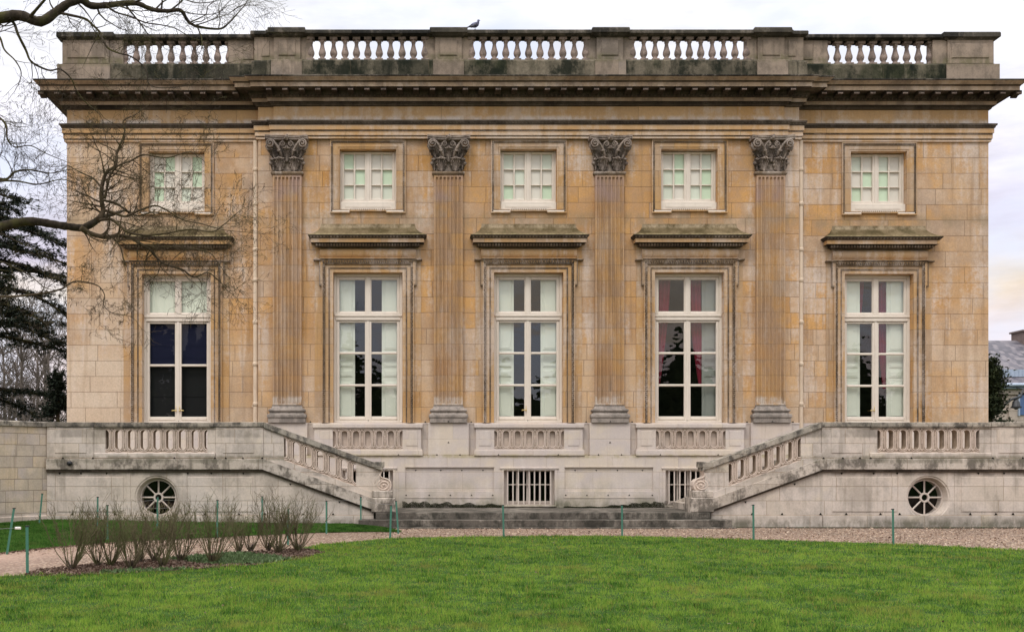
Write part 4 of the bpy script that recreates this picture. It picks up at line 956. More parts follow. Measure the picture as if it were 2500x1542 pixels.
    spiral(f, (3.845, YF+.012, 1.315), .065, 1.7, .014, sgn=-1, a0=R(200)); f.tube([(3.79, YF+.012, 1.27), (3.84, YF+.012, 1.18), (3.90, YF+.012, 1.12), (3.93, YF+.012, 1.02)], .014, 6)
    f.tube([(x, YF+.015, z) for x, z in out[1:12]], .017, 6)
    B('scroll', f, M['lattice'])
    # stair treads and the kerb along the palace wall
    f = MB()
    n = 8
    for i in range(n): x = 3.72+i*.35; f.bbox(x, XR+.1, YF+T+.01, -.22, .30, .36+(i+1)*.152, .012) if False else f.box(x, x+.36 if i < n-1 else XR+.05, YF+T+.005, -.21, .1, .35+(i+1)*.1535)
    f.box(3.50, XR, -.21, -.152, .10, .50, 0, .0, 0) if False else f.add([(3.48, -.21, .40), (XR, -.21, 1.58), (XR, -.21, .3), (3.48, -.21, .3), (3.48, -.152, .40), (XR, -.152, 1.58), (XR, -.152, .3), (3.48, -.152, .3)], [(0, 1, 2, 3), (0, 4, 5, 1), (0, 3, 7, 4)])
    f.box(XR, XE, -.21, YW-.03, 1.3, 1.6)
    B('stair_flight', f, M['band'])
    # round window: spokes, hub and rim
    f = MB(); y = YF+.19
    N2 = 40
    for i in range(N2):
        a, b2 = 2*pi*i/N2, 2*pi*(i+1)/N2
        for r0, r1 in ((.395, .425), (.075, .115)):
            f.add([(cw+r*math.cos(q), yy, zc+r*math.sin(q)) for yy in (y-.03, y+.02) for q in (a, b2) for r in (r0, r1)], [(0, 1, 3, 2), (0, 2, 6, 4), (1, 5, 7, 3)])
    for i in range(8):
        a = 2*pi*i/8; f.tube([(cw+.1*math.cos(a), y-.005, zc+.1*math.sin(a)), (cw+.40*math.cos(a), y-.005, zc+.40*math.sin(a))], .020, 4, sm=False)
    wn = B('round_window', f, M['paint_dim'])
    f = MB(); f.add([(cw+.41*math.cos(2*pi*i/32), y+.025, zc+.41*math.sin(2*pi*i/32)) for i in range(32)], [tuple(range(32))]); B('pane', f, M['glass_dull'], wn)
    f = MB(); f.add([(cw+sx*.5, yy, zc+sz*.5) for yy in (YF+.4, YF+1.6) for sx, sz in ((-1, -1), (1, -1), (1, 1), (-1, 1))], [(4, 5, 6, 7), (0, 1, 5, 4), (1, 2, 6, 5), (2, 3, 7, 6), (3, 0, 4, 7)]); B('dark_recess', f, M['black'], wn)
    f = MB()
    for x, z, up in ((7.0, 1.60, 1), (7.4, 1.60, 1), (7.65, 1.60, 1), (8.6, 1.60, 1), (6.55, 1.60, 1), (10.5, 1.60, 1), (11.2, 1.60, 1)): notch(f, x, YF-.088, z, up)
    for x in (7.0, 7.75, 8.3, 10.2, 10.8, 11.3): notch(f, x, YF-.048 if False else YF-.02, 1.275, False)
    for x in (4.9, 5.6, 6.5, 7.1, 7.9, 8.35, 10.0, 10.6, 11.0): notch(f, x, YF-.038, .29, True, .042)
    for x in (4.75, 5.9): notch(f, x, YF-.02, 1.25-(XR-x)*sl, False)
    B('weep_notch', f, M['notch'])
    if sg < 0:
        f = MB(); f.tube([(11.03, YF-.05, 1.50), (11.03, YF-.16, 1.49)], .055, 12); B('drain_spout', f, M['iron'])
terrace(-1); terrace(1)

# wide steps in the middle
st = empty('entrance_steps', (XC, -1.8, 0), 'broad dark wet stone landing and steps between the two stair flights', 'steps')
f = MB(); f.bbox(-3.9, 3.9, -2.98+1.8, -.151+1.8, .19, .35, .012); f.build('landing', M['step'], st)
f = MB(); f.bbox(-4.28, 4.28, -3.36+1.8, -1.1, .03, .193, .012); f.build('lower_step', M['step'], st)
f = MB(); f.bbox(-4.36, 4.36, -3.46+1.8, -1.1, -.05, .032, .01); f.build('footing', M['step'], st)

N = 16000; rs = np.random.RandomState(4); mx_ = np.concatenate([rs.uniform(-3.3, -.72, N//2), rs.uniform(.9, 3.6, N//2)])
env = np.where(mx_ < 0, .17*(1-np.clip((mx_+3.3)/2.8, 0, 1)*.55), .03+.13*np.clip((mx_-1.9)/1.2, 0, 1))*(.55+.45*np.abs(np.sin(mx_*5)+.4*np.sin(mx_*17)))
MOSS = (mx_+XC, -.155-rs.rand(N)**2.5*.10, .352+rs.rand(N)*env, .006+.012*rs.rand(N), .008+.010*rs.rand(N))

# rough garden wall bending forward at the far left
gw = empty('garden_wall', (WX(60, -3.2), -3.2, 0), 'rough yellowish block garden wall at the far left, bending forward from the terrace', 'wall')
ox, oy = gw.location.x, gw.location.y
path = [(XC-11.60, YF+.03), (XC-11.95, YF-.38), (XC-12.33, YF-.95), (XC-12.9, YF-1.9), (XC-13.8, YF-3.6), (XC-15.2, YF-6.2)]
path = [(x-ox, y-oy) for x, y in path][::-1]
f = MB(); f.sweep(path, [(.03, -.1), (.03, .26), (0, .29), (0, 2.33), (-.35, 2.33), (-.35, -.1)], caps=True); f.build('wall_body', M['rubble'], gw)
f = MB(); f.sweep(path, [(-.01, 2.33), (.05, 2.345), (.055, 2.44), (.03, 2.46), (-.38, 2.47), (-.38, 2.33)], caps=True); f.build('coping', M['lich'], gw)

# ------------------------------------------------------------------ ground
def sheet(name, pts, z, mat, kind='structure', sub=None):
    me = bpy.data.meshes.new(name); me.from_pydata([(x, y, z) for x, y in pts], [], [tuple(range(len(pts)))]); me.materials.append(mat); me.update()
    o = bpy.data.objects.new(name, me); C.objects.link(o); o['kind'] = kind; return o
sheet('ground', [(-900, -600), (900, -600), (900, 1500), (-900, 1500)], -.02, M['grassland'])
sheet('gravel_path', [(-45, -26), (45, -26), (45, 3), (-45, 3)], .0, M['gravel'])
LB = [(-900, 1520), (-300, 1440), (0, 1412), (69, 1410), (173, 1410), (312, 1403), (451, 1395), (624, 1383), (740, 1366), (785, 1355), (772, 1347), (738, 1341), (790, 1332), (850, 1327), (950, 1317.7), (1056, 1314.6),
      (1300, 1311.6), (1450, 1311), (1600, 1313), (1850, 1321), (2155, 1330), (2322, 1338), (2500, 1347), (2900, 1375), (3600, 1430)]
lawn_edge = [G(*p) for p in LB]
lawn_poly = lawn_edge+[(28, -40), (-28, -40)]
def dense(poly, it=2):
    for _ in range(it):
        q = []
        for a, b in zip(poly, poly[1:]+poly[:1]):
            q += [a, ((a[0]+b[0])/2, (a[1]+b[1])/2)]
        poly = q
    return poly
sheet('lawn', lawn_poly, .035, M['turf'])
BU = [(69, 1403), (120, 1394), (173, 1388), (240, 1382), (312, 1377.6), (380, 1371), (450, 1365), (540, 1358), (624, 1351), (700, 1346), (738, 1344), (775, 1348), (790, 1354)]
BL = [(740, 1368), (624, 1385), (451, 1397), (312, 1405), (173, 1412), (100, 1413), (60, 1411)]
bed_poly = [G(*p) for p in BU+BL]
sheet('flower_bed', bed_poly, .042, M['soil'])
# verge at the foot of the left terrace
GS_low = [(-260, 1378), (0, 1350), (104, 1338), (208, 1329), (312, 1322), (450, 1315), (624, 1306.5), (780, 1300), (900, 1298), (980, 1299)]
low = [G(*p) for p in GS_low]
up_ = [(XC-14.2, YF-4.4), (XC-12.6, YF-1.25), (XC-12.1, YF-.55), (XC-11.65, YF-.03), (XC-10.9, YF-.03), (XC-9.5, YF-.04), (XC-7.5, YF-.04), (XC-5.6, YF-.04), (XC-4.5, YF-.05), (XC-4.0, YF-.62)]
vz = [.12, .12, .13, .15, .15, .12, .09, .06, .05, .02]
f = MB(); K = 6; vs = []
for (a, b, zt) in zip(low, up_, vz):
    for k in range(K+1):
        t = k/K; vs.append((a[0]+(b[0]-a[0])*t, a[1]+(b[1]-a[1])*t, .012+zt*t**.8+.02*math.sin(t*pi)))
f.add(vs, [(i*(K+1)+k, (i+1)*(K+1)+k, (i+1)*(K+1)+k+1, i*(K+1)+k+1) for i in range(len(low)-1) for k in range(K)], 0, True)
o = f.build('grass_verge', M['turf']); o['kind'] = 'structure'
sheet('damp_ground_strip', [(XC+4.2, YF-.02), (XC+14, YF-.02), (XC+14, YF-.62), (XC+11, YF-.52), (XC+9, YF-.60), (XC+7, YF-.45), (XC+5.4, YF-.38), (XC+4.4, YF-.3)], .006, M['strip'])

def inpoly(px, py, poly):
    c = np.zeros(len(px), bool); j = len(poly)-1
    for i in range(len(poly)):
        xi, yi = poly[i]; xj, yj = poly[j]
        if yi != yj: c ^= ((yi > py) != (yj > py)) & (px < (xj-xi)*(py-yi)/(yj-yi)+xi)
        j = i
    return c
def scatter_mesh(name, V, F, rnd_face, mat):
    me = bpy.data.meshes.new(name); nv = len(V); nf = len(F); k = F.shape[1]
    me.vertices.add(nv); me.vertices.foreach_set('co', V.astype(np.float32).ravel())
    me.loops.add(nf*k); me.loops.foreach_set('vertex_index', F.astype(np.int32).ravel())
    me.polygons.add(nf); me.polygons.foreach_set('loop_start', np.arange(0, nf*k, k, dtype=np.int32)); me.polygons.foreach_set('loop_total', np.full(nf, k, dtype=np.int32))
    me.update(calc_edges=True)
    at = me.attributes.new('rnd', 'FLOAT', 'FACE'); at.data.foreach_set('value', rnd_face.astype(np.float32))
    me.materials.append(mat); o = bpy.data.objects.new(name, me); C.objects.link(o); return o
def blades(name, x, y, z, h, wd, mat, lean=.5):
    n = len(x); a = np.random.rand(n)*2*pi; l = np.random.rand(n)*lean*h; d = np.random.rand(n)*2*pi
    dx, dy = np.cos(a)*wd/2, np.sin(a)*wd/2; tx, ty = np.cos(d)*l, np.sin(d)*l
    V = np.empty((n, 5, 3)); hz = np.sqrt(np.maximum(h*h-l*l, h*h*.15))
    V[:, 0] = np.stack([x-dx, y-dy, z], 1); V[:, 1] = np.stack([x+dx, y+dy, z], 1)
    V[:, 2] = np.stack([x+dx*.7+tx*.35, y+dy*.7+ty*.35, z+hz*.55], 1); V[:, 3] = np.stack([x+tx, y+ty, z+hz], 1); V[:, 4] = np.stack([x-dx*.7+tx*.35, y-dy*.7+ty*.35, z+hz*.55], 1)
    F = np.arange(n*5).reshape(n, 5)
    return scatter_mesh(name, V.reshape(-1, 3), F, np.random.rand(n), mat)
def lawn_blades():
    N = 1500000
    x = np.random.rand(N)*26-12; yy = -DIST+7.6+np.random.rand(N)**1.15*14.5
    d = yy+DIST; px = PX0+x*FPX/d
    tuft = np.sin(x*3.1+np.sin(yy*2.3)*2)*np.sin(yy*3.7+np.sin(x*1.7)*2)
    tuft = sum(np.sin(x*q1+yy*q2+q3+1.5*np.sin(x*q2*.6-yy*q1*.5)) for q1, q2, q3 in ((9, 5, 0), (-6, 11, 2), (14, -9, 4), (3, 2.2, 1), (-17, 12, 5)))/2.2
    jg = .03+.05*np.abs(np.sin(x*4.1)*np.sin(x*1.7+1)); jx, jy = x+np.random.randn(N)*jg, yy+np.random.randn(N)*jg
    k = (px > -90) & (px < 2590) & (np.random.rand(N) < np.clip(90/(d*d), .24, 1)) & inpoly(jx, jy, lawn_poly)
    x, yy, d, tuft = x[k], yy[k], d[k], tuft[k]
    h = (.016+.034*np.random.rand(len(x))**1.5)*np.clip(1+.5*tuft, .35, 2.2); wd = .0042*np.clip(d/9, 1, 2.4)
    return blades('lawn_grass', x, yy, np.full(len(x), .034), h, wd, M['blade'], .75)
o = lawn_blades(); tag(o, 'short lush lawn grass filling the foreground', 'grass', kind='stuff')
def verge_blades():
    P = []
    low_a = np.array(low); up_a = np.array(up_); vza = np.array(vz); N = 130000
    s = np.random.rand(N)*(len(low)-1); i = np.floor(s).astype(int); fr = s-i; t = np.random.rand(N)
    a = low_a[i]*(1-fr)[:, None]+low_a[i+1]*fr[:, None]; b = up_a[i]*(1-fr)[:, None]+up_a[i+1]*fr[:, None]; zt = vza[i]*(1-fr)+vza[i+1]*fr
    p = a*(1-t)[:, None]+b*t[:, None]; z = .010+zt*t**.8+.02*np.sin(t*pi)
    return blades('verge_grass', p[:, 0]+np.random.randn(N)*.015, p[:, 1]-np.abs(np.random.randn(N))*.02, z, .025+.03*np.random.rand(N), np.full(N, .009), M['blade2'], .6)
o = blades('moss_growth', MOSS[0], MOSS[1], MOSS[2], MOSS[3], MOSS[4], M['moss_dark'], .9); tag(o, 'black green moss along the foot of the basement wall, on the landing', 'moss', kind='stuff')
o = verge_blades(); tag(o, 'darker grass verge under the left terrace wall', 'grass', kind='stuff')
def bed_cover():
    N = 9000; bp_ = np.array(bed_poly); x = np.random.uniform(bp_[:, 0].min(), bp_[:, 0].max(), N*4); y = np.random.uniform(bp_[:, 1].min(), bp_[:, 1].max(), N*4)
    k = inpoly(x, y, bed_poly); x, y = x[k], y[k]
    m = (np.sin(x*1.9+.6)+np.sin(y*2.3+x*1.1)) > .35
    xs, ys = x[m][:2600], y[m][:2600]
    o = blades('ground_cover', xs, ys, np.full(len(xs), .045), .02+.04*np.random.rand(len(xs)), .02+.02*np.random.rand(len(xs)), M['groundleaf'], .9)
    tag(o, 'low pale green leaves growing between the shrubs in the bed', 'ground cover', kind='stuff')
    xs, ys = x[~m][:5200], y[~m][:5200]
    o = blades('leaf_litter', xs, ys, np.full(len(xs), .043), .01+.022*np.random.rand(len(xs)), .02+.03*np.random.rand(len(xs)), M['litter'], 1.0)
    tag(o, 'dead leaf litter and bark chips on the soil of the bed', 'leaf litter', kind='stuff')
bed_cover()
N = 420; rs = np.random.RandomState(33); y = -DIST+8+rs.rand(N)*12; x = rs.uniform(-9, 12, N); k = inpoly(x, y, lawn_poly); x, y = x[k], y[k]
o = blades('fallen_leaves', x, y, np.full(len(x), .058), .006+.012*rs.rand(len(x)), .02+.025*rs.rand(len(x)), M['litter'], 1.0); tag(o, 'small fallen leaves scattered over the lawn', 'fallen leaves', kind='stuff')
N = 9000; rs = np.random.RandomState(21); px = rs.uniform(-80, 2580, N); py = 1140+1.4*FPX/(rs.uniform(16.5, 24.4, N)); d = 1.4*FPX/(py-1140); x = (px-PX0)*d/FPX; y = d-DIST
k = ~inpoly(x, y, lawn_poly) & (y > -10.5) & (y < YF-.2) & ~((x < XC-3.9) & (y > -7.6)); x, y = x[k], y[k]
o = blades('loose_pebbles', x, y, np.full(len(x), .001), .012+.02*rs.rand(len(x)), .02+.035*rs.rand(len(x)), M['pebble'], 1.0); tag(o, 'loose pale and dark pebbles lying on the gravel path', 'pebbles', kind='stuff')
# dead leaves along the far edge of the path
N = 1500; s = np.random.rand(N)*4.2; i = np.floor(s).astype(int); fr = s-i; la = np.array(low); p = la[i]*(1-fr)[:, None]+la[i+1]*fr[:, None]
o = blades('path_leaf_litter', p[:, 0]+np.random.randn(N)*.1, p[:, 1]-np.abs(np.random.randn(N))*.16, np.full(N, .006), .008+.012*np.random.rand(N), .03+.02*np.random.rand(N), M['litter'], 1.0)
tag(o, 'brown leaves drifted along the far edge of the path', 'leaf litter', kind='stuff')

# ------------------------------------------------------------------ branching
def grow(mb, p, d, L, r, depth, rnd, bend=.25, up=0.0, split=(2, 4), flat=1.0, buds=0.0, seg=5, n=3, rmin=.002, m=0, shrink=(.45, .75)):
    pts = [p]; rad = [r]; cur = Vector(p); dr = Vector(d).normalized(); st = L/seg
    kids = []
    for i in range(seg):
        dr = (dr+Vector((rnd.gauss(0, bend), rnd.gauss(0, bend)*flat, rnd.gauss(0, bend)+up))).normalized()
        cur = cur+dr*st; pts.append(tuple(cur)); rad.append(max(rmin, r*(1-.75*(i+1)/seg))); kids.append((tuple(cur), dr.copy(), rad[-1]))
    mb.tube(pts, rad, n if depth < 3 else 4, m, cap=False)
    if depth <= 0:
        if buds and rnd.random() < buds:
            for q in range(rnd.randint(1, 3)):
                c = Vector(kids[-1][0])+Vector((rnd.gauss(0, .025), rnd.gauss(0, .02), rnd.gauss(-.01, .025))); mb.tube([kids[-1][0], tuple(c), (c.x+rnd.gauss(0, .008), c.y, c.z-.018)], [.0012, .0034, .002], 3, m, cap=False)
        return
    for _ in range(rnd.randint(*split)):
        k = kids[min(len(kids)-1, int(rnd.random()**.8*len(kids)))]
        ax = Vector((rnd.gauss(0, 1), rnd.gauss(0, 1)*flat, rnd.gauss(0, 1))); ax = ax-ax.dot(k[1])*k[1]
        if ax.length < 1e-3: continue
        nd = (k[1]+ax.normalized()*rnd.uniform(.5, 1.15)).normalized()
        grow(mb, k[0], nd, L*rnd.uniform(*shrink), max(rmin, k[2]*.75), depth-1, rnd, bend, up, split, flat, buds, max(3, seg-1), n, rmin, m, shrink)
def stem(mb, p, d, L, r, rnd):
    # a bare rod with side twigs only on its upper half, all reaching upwards
    K = 9; pts = [p]; cur = Vector(p); dr = Vector(d).normalized(); rad = [r]
    for i in range(K):
        dr = (dr+Vector((rnd.gauss(0, .09), rnd.gauss(0, .09), rnd.gauss(0, .05)+.05))).normalized(); cur = cur+dr*L/K; pts.append(tuple(cur)); rad.append(r*(1-.6*(i+1)/K))
        if i >= 3:
            for _ in range(rnd.choice((1, 1, 2))):
                a = rnd.uniform(0, 6.28); nd = (dr+Vector((math.cos(a)*.55, math.sin(a)*.55, .25))).normalized()
                grow(mb, pts[-1], nd, L*rnd.uniform(.14, .36), .0034, 1, rnd, .13, .05, (1, 2), 1.0, 0, 4, 3, .0021, shrink=(.4, .7))
    mb.tube(pts, rad, 4, 0, cap=False)
# shrubs in the bed (base px, base py, height)
SH = [(175, 1396, .95, 'leftmost bare shrub in the bed, beside the green stake', 1.25), (239, 1386, .80, 'loosely leaning bare shrub just right of the leftmost one', .9), (270, 1387, .95, 'dense bare shrub third from the left, with a thick dark base', 1.1),
      (320, 1395, .86, 'front bare shrub below the round window, with a bent dark foot', 1.05), (340, 1378, .80, 'slim bare shrub behind the one with the bent dark foot', .8), (378, 1376, .80, 'bare shrub behind the gap left of the bed middle', .85), (396, 1390, .86, 'front bare shrub in the middle of the bed, on green ground cover', 1.05),
      (441, 1376, .84, 'bare shrub leaning right from a dark forked foot', .95), (520, 1381, .98, 'large dense bare shrub right of the bed middle, nearest the lawn', 1.35), (583, 1352, .70, 'thin bare shrub at the back, left of the two stout right hand ones', .75),
      (612, 1351, .68, 'sparse bare shrub at the back with only a few stems', .6), (655, 1347, .84, 'bare shrub behind the large right hand clump', .95), (680, 1355, 1.02, 'stout upright bare shrub, second from the right end', 1.2), (728, 1350, .90, 'rightmost bare shrub, leaning over the tip of the bed', 1.1)]
for k, (px, py, H, lab, wd) in enumerate(SH):
    x, y = G(px, py); rnd = random.Random(100+k)
    sh = empty('bare_shrub', (x, y, .04), lab, 'shrub', 'bare shrubs in the flower bed')
    f = MB(); ns = int(22*wd)
    for i in range(ns):
        a = rnd.uniform(0, 2*pi); sp = rnd.uniform(.12, .95)*wd**.5
        d = (math.cos(a)*sp+.05, math.sin(a)*sp, 1.0)
        stem(f, (math.cos(a)*.045, math.sin(a)*.045, .03), d, H*.86*rnd.uniform(.55, 1.0), rnd.uniform(.0045, .0075), rnd)
    f.build('stems', M['shrubbark'], sh)
    f = MB(); f.lathe(0, 0, [(.05, -.03), (.045, .02), (.03, .05), (.01, .07)], 7)
    for i in range(5): a = rnd.uniform(0, 6.28); f.tube([(0, 0, .02), (math.cos(a)*.03, math.sin(a)*.03, .06), (math.cos(a)*.06, math.sin(a)*.05, .12)], [.016, .010, .006], 5)
    f.build('stump', M['bark'], sh)

# ------------------------------------------------------------------ green stakes with wire
ST = [(17, 1344.6, .05, 34, 'leaning green stake on the verge at the far left, next to the white insulator'), (67, 1407, .0, 66, 'green stake at the lawn corner, left of the first shrub'), (95, 1281, .12, 103, 'green stake leaning beside the garden wall corner'),
      (238, 1288, .12, 238.5, 'green stake by the terrace wall, left of the round window'), (262, 1318, .04, 262, 'green stake among the shrubs, left of the round window'), (384, 1290, .10, 385, 'green stake standing before the left round window'),
      (530, 1304, .06, 531, 'green stake between the round window and the stair, behind the shrubs'), (640, 1282, .08, 640, 'green stake at the wall below the top of the left stair'), (703, 1329, .0, 704, 'green stake half hidden in the right hand shrubs'),
      (797, 1299.6, .02, 797, 'green stake on the verge right of the shrubs'), (881, 1284, .04, 881, 'green stake under the lower end of the left stair'), (952, 1317.7, 0, 955, 'green stake at the lawn edge before the left newel block'),
      (972.7, 1299.5, .02, 967, 'leaning green stake at the tip of the verge'), (1230, 1313, 0, 1228, 'green stake at the lawn edge below the centre basement window'), (1519, 1310.7, 0, 1518.5, 'green stake at the lawn edge before the wide blank panel'),
      (1840, 1322.6, 0, 1839, 'green stake at the lawn edge under the right stair'), (2181, 1333, 0, 2180, 'rightmost green stake, near the right round window')]
tops = []
for k, (bx, by, bz, tx, lab) in enumerate(ST):
    x, y = G(bx, by, bz); y = min(y, YF-.15); d = y+DIST; x = (bx-PX0)*d/FPX; dx = (tx-bx)*d/FPX*1.0
    tk = random.Random(k).uniform(-.03, .03)
    s_ = empty('green_stake', (x, y, bz), lab, 'stake', 'green metal stakes round the lawn and verge')
    f = MB(); H = .66+tk
    # T-section post
    for (xa, xb, ya, yb) in ((-.018, .018, -.004, .004), (-.004, .004, .004, .03)):
        f.add([(xx+(dx if zz_ else 0), yy, (H if zz_ else -.05)) for zz_ in (0, 1) for xx, yy in ((xa, ya), (xb, ya), (xb, yb), (xa, yb))], [(0, 1, 5, 4), (1, 2, 6, 5), (2, 3, 7, 6), (3, 0, 4, 7), (4, 5, 6, 7)])
    f.build('post', M['stake'], s_)
    f = MB(); f.box(dx-.022, dx+.022, -.007, .03, H, H+.016); f.build('cap', M['iron'], s_)
    tops.append((x+dx*.93, y, bz+H*.93))
def wire(ids, lab):
    f = MB(); base = tops[ids[0]]
    for a, b in zip(ids, ids[1:]):
        A, B_ = tops[a], tops[b]; pts = []
        for i in range(9): t = i/8; pts.append((A[0]+(B_[0]-A[0])*t-base[0], A[1]+(B_[1]-A[1])*t-base[1]-.008, A[2]+(B_[2]-A[2])*t-.05*math.sin(pi*t)-base[2]))
        f.tube(pts, .0022, 4, cap=False)
    o = f.build('fence_wire', M['wire'], None, None, base); tag(o, lab, 'wire'); return o
wire([2, 3, 5, 7, 10, 12], 'thin wire strung along the stakes nearest the terrace wall')
wire([0, 4, 6, 9], 'thin wire strung along the stakes at the path side of the verge')
iw = empty('insulator', (tops[0][0]+.075, tops[0][1]-.01, WZ(1288, tops[0][1])), 'white plastic insulator beside the leaning stake at far left', 'insulator')
f = MB(); f.bbox(-.045, .045, -.02, .02, -.019, .019, .008); f.build('body', M['whiteplastic'], iw)
f = MB(); f.tube([(-1.2, 0, -.06), (-.06, 0, 0)], .003, 4); f.build('wire_tail', M['wire'], iw)

# ------------------------------------------------------------------ pigeon on the coping
pg = empty('pigeon', (WX(1159, -.2), -.18, 12.742), 'grey pigeon perched on the roof balustrade', 'pigeon')
f = MB()
body = [(-.16, 0, .075, .012, .022), (-.12, 0, .09, .018, .03), (-.08, 0, .105, .045, .045), (-.03, 0, .12, .065, .06), (.02, 0, .13, .072, .062), (.06, 0, .155, .06, .052), (.085, 0, .19, .038, .036), (.09, 0, .22, .030, .030), (.10, 0, .245, .034, .030), (.115, 0, .25, .022, .02), (.128, 0, .248, .006, .006)]
n = 10; vs = []
for i, (x, y, z, rz, ry) in enumerate(body):
    a, b = body[max(0, i-1)], body[min(len(body)-1, i+1)]; t = Vector((b[0]-a[0], 0, b[2]-a[2])).normalized(); u = Vector((-t.z, 0, t.x))
    for q in range(n): an = 2*pi*q/n; vs.append((x+u.x*math.cos(an)*rz, y+math.sin(an)*ry, z+u.z*math.cos(an)*rz))
f.add(vs, [(i*n+q, i*n+(q+1) % n, (i+1)*n+(q+1) % n, (i+1)*n+q) for i in range(len(body)-1) for q in range(n)]+[tuple(range(n)), tuple((len(body)-1)*n+q for q in range(n))], 0, True)
f.add([(-.10, -.028, .10), (-.10, .028, .10), (-.205, .03, .065), (-.205, -.03, .065), (-.10, -.024, .088), (-.10, .024, .088), (-.205, .028, .058), (-.205, -.028, .058)], [(0, 1, 2, 3), (4, 7, 6, 5), (0, 3, 7, 4), (1, 5, 6, 2), (2, 6, 7, 3)])
f.build('body', M['feather'], pg)
f = MB()
for s in (-1, 1): f.add([(.05, s*.055, .16), (.03, s*.068, .11), (-.08, s*.05, .075), (-.17, s*.02, .085), (-.08, s*.045, .13)], [(0, 1, 2, 3, 4)])
f.build('wings', M['iron'], pg)
f = MB(); f.tube([(.125, 0, .247), (.15, 0, .238)], [.007, .002], 5); f.build('beak', M['iron'], pg)
for s in (-1, 1): f = MB(); f.tube([(.01, s*.02, .08), (.012, s*.022, .005)], .005, 5); f.tube([(-.01, s*.022, .004), (.035, s*.022, .004)], .005, 4); f.build('leg', M['iron'], pg)

# ------------------------------------------------------------------ bare tree in front at the left
DT = 13.4; YT = DT-DIST; KT = DT/FPX
def T3(px, py, dy=0.0): return ((px-PX0)*(DT+dy)/FPX, YT+dy, EYE+(PY0-py)*(DT+dy)/FPX)
bt = empty('bare_tree', (T3(-330, 0)[0], YT, 0), 'large leafless tree standing out of frame, mossy limbs reaching in over the left wing', 'tree')
def limb(ptsq, w0, w1, seed, dens=1.0, tl=.9, dy0=0.0, dy1=.5, depth=3, mat='bark', fl=.6, twr=.5):
    """ptsq: limb in photo measure (crop units /2.7) as (u, v); widths in photo px."""
    rnd = random.Random(seed); mb = MB(); n = len(ptsq); pts = []
    for i, (u, v) in enumerate(ptsq):
        t = i/(n-1); pts.append(T3(u, v, dy0+(dy1-dy0)*t+rnd.gauss(0, .03)))
    # smooth (Catmull-Rom) and widths
    sm = []; rr = []
    for i in range(n-1):
        p0, p1, p2, p3 = Vector(pts[max(0, i-1)]), Vector(pts[i]), Vector(pts[i+1]), Vector(pts[min(n-1, i+2)])
        for k in range(5):
            t = k/5; sm.append(tuple(.5*((2*p1)+(-p0+p2)*t+(2*p0-5*p1+4*p2-p3)*t*t+(-p0+3*p1-3*p2+p3)*t**3)))
            q = (i+t)/(n-1); rr.append(KT*.5*(w0+(w1-w0)*q**.8)*1.08*(1+.06*rnd.gauss(0, 1)))
    sm.append(pts[-1]); rr.append(KT*.5*w1)
    loc = bt.location
    sm = [(x-loc.x, y-loc.y, z) for x, y, z in sm]
    mb.tube(sm, rr, 8, 0)
    L = len(sm); k = 0
    for i in range(3, L-1):
        if rnd.random() < dens*.29:
            d = Vector(sm[i+1])-Vector(sm[i-1]); d.normalize()
            ax = Vector((rnd.gauss(0, 1), rnd.gauss(0, 1)*fl, rnd.gauss(0, 1))); ax = ax-ax.dot(d)*d
            nd = (d*rnd.uniform(.2, .9)+ax.normalized()).normalized()
            grow(mb, sm[i], nd, tl*rnd.uniform(.45, 1.15), max(.003, min(rr[i]*twr, .013)), depth, rnd, .22, .012, (2, 4), fl, .3, 5, 3, .0016, 0, (.50, .80))
    grow(mb, sm[-1], Vector(sm[-1])-Vector(sm[-3]), tl*.9, max(.004, rr[-1]), depth, rnd, .22, .0, (2, 4), fl, .3, 5, 3, .0016, 0, (.55, .8))
    return mb.build('branch', M[mat], bt)
def c1(*uv): return [(u/2.7, v/2.7) for u, v in uv]
def c4(*uv): return [(u/2.7, 480+v/2.7) for u, v in uv]
# trunk
f = MB(); tx = 0
f.tube([(0, 0, -.1), (.02, 0, .6), (-.05, .03, 2), (.03, .05, 3.5), (.0, 0, 5.0), (.06, -.05, 6.5), (-.1, 0, 8.5), (-.3, .1, 10.5)], [.42, .30, .26, .25, .22, .20, .14, .07], 14); f.build('trunk', M['bark'], bt)
TRU = [(-330*2.7, 260)]
limb([(-330, 150), (-160, 70)]+c1((0, 120), (130, 103), (265, 143), (370, 80), (460, 18), (540, 2), (600, 38), (700, 36), (800, 25), (900, 22), (1000, 62), (1100, 74), (1190, 70), (1240, 140), (1300, 175), (1440, 192), (1500, 160), (1570, 85)), 30, 3, 1, .9, .75)
limb(c1((390, 85), (460, 100), (560, 125), (610, 165), (660, 215), (680, 270), (715, 320), (780, 350), (860, 372), (930, 420), (970, 480), (980, 550), (1050, 580), (1200, 570)), 7, 1.6, 2, .7, .45, .1, -.2)
limb(c1((60, 120), (95, 160), (120, 230), (170, 330), (200, 400), (260, 440), (330, 465), (400, 458), (470, 520), (500, 590), (560, 670), (620, 720)), 8, 2, 3, .8, .55, 0, .4)
limb(c1((200, 110), (260, 40), (330, -40), (400, -120)), 8, 4, 4, .9, .6, 0, -.4)
limb(c1((700, 36), (760, 80), (860, 110), (960, 150), (1060, 165), (1160, 190), (1260, 250), (1340, 270)), 5, 1.5, 5, .9, .42, 0, .3)
limb(c1((900, 10), (1000, -20), (1150, -20), (1300, 20), (1420, 10)), 5, 1.5, 6, .9, .5, 0, -.3)
limb([(-330, 640), (-180, 590)]+c4((-60, 225), (0, 200), (150, 165), (250, 166), (350, 182), (450, 197), (540, 205), (600, 182), (650, 148)), 24, 16, 7, .35, .6, depth=2)
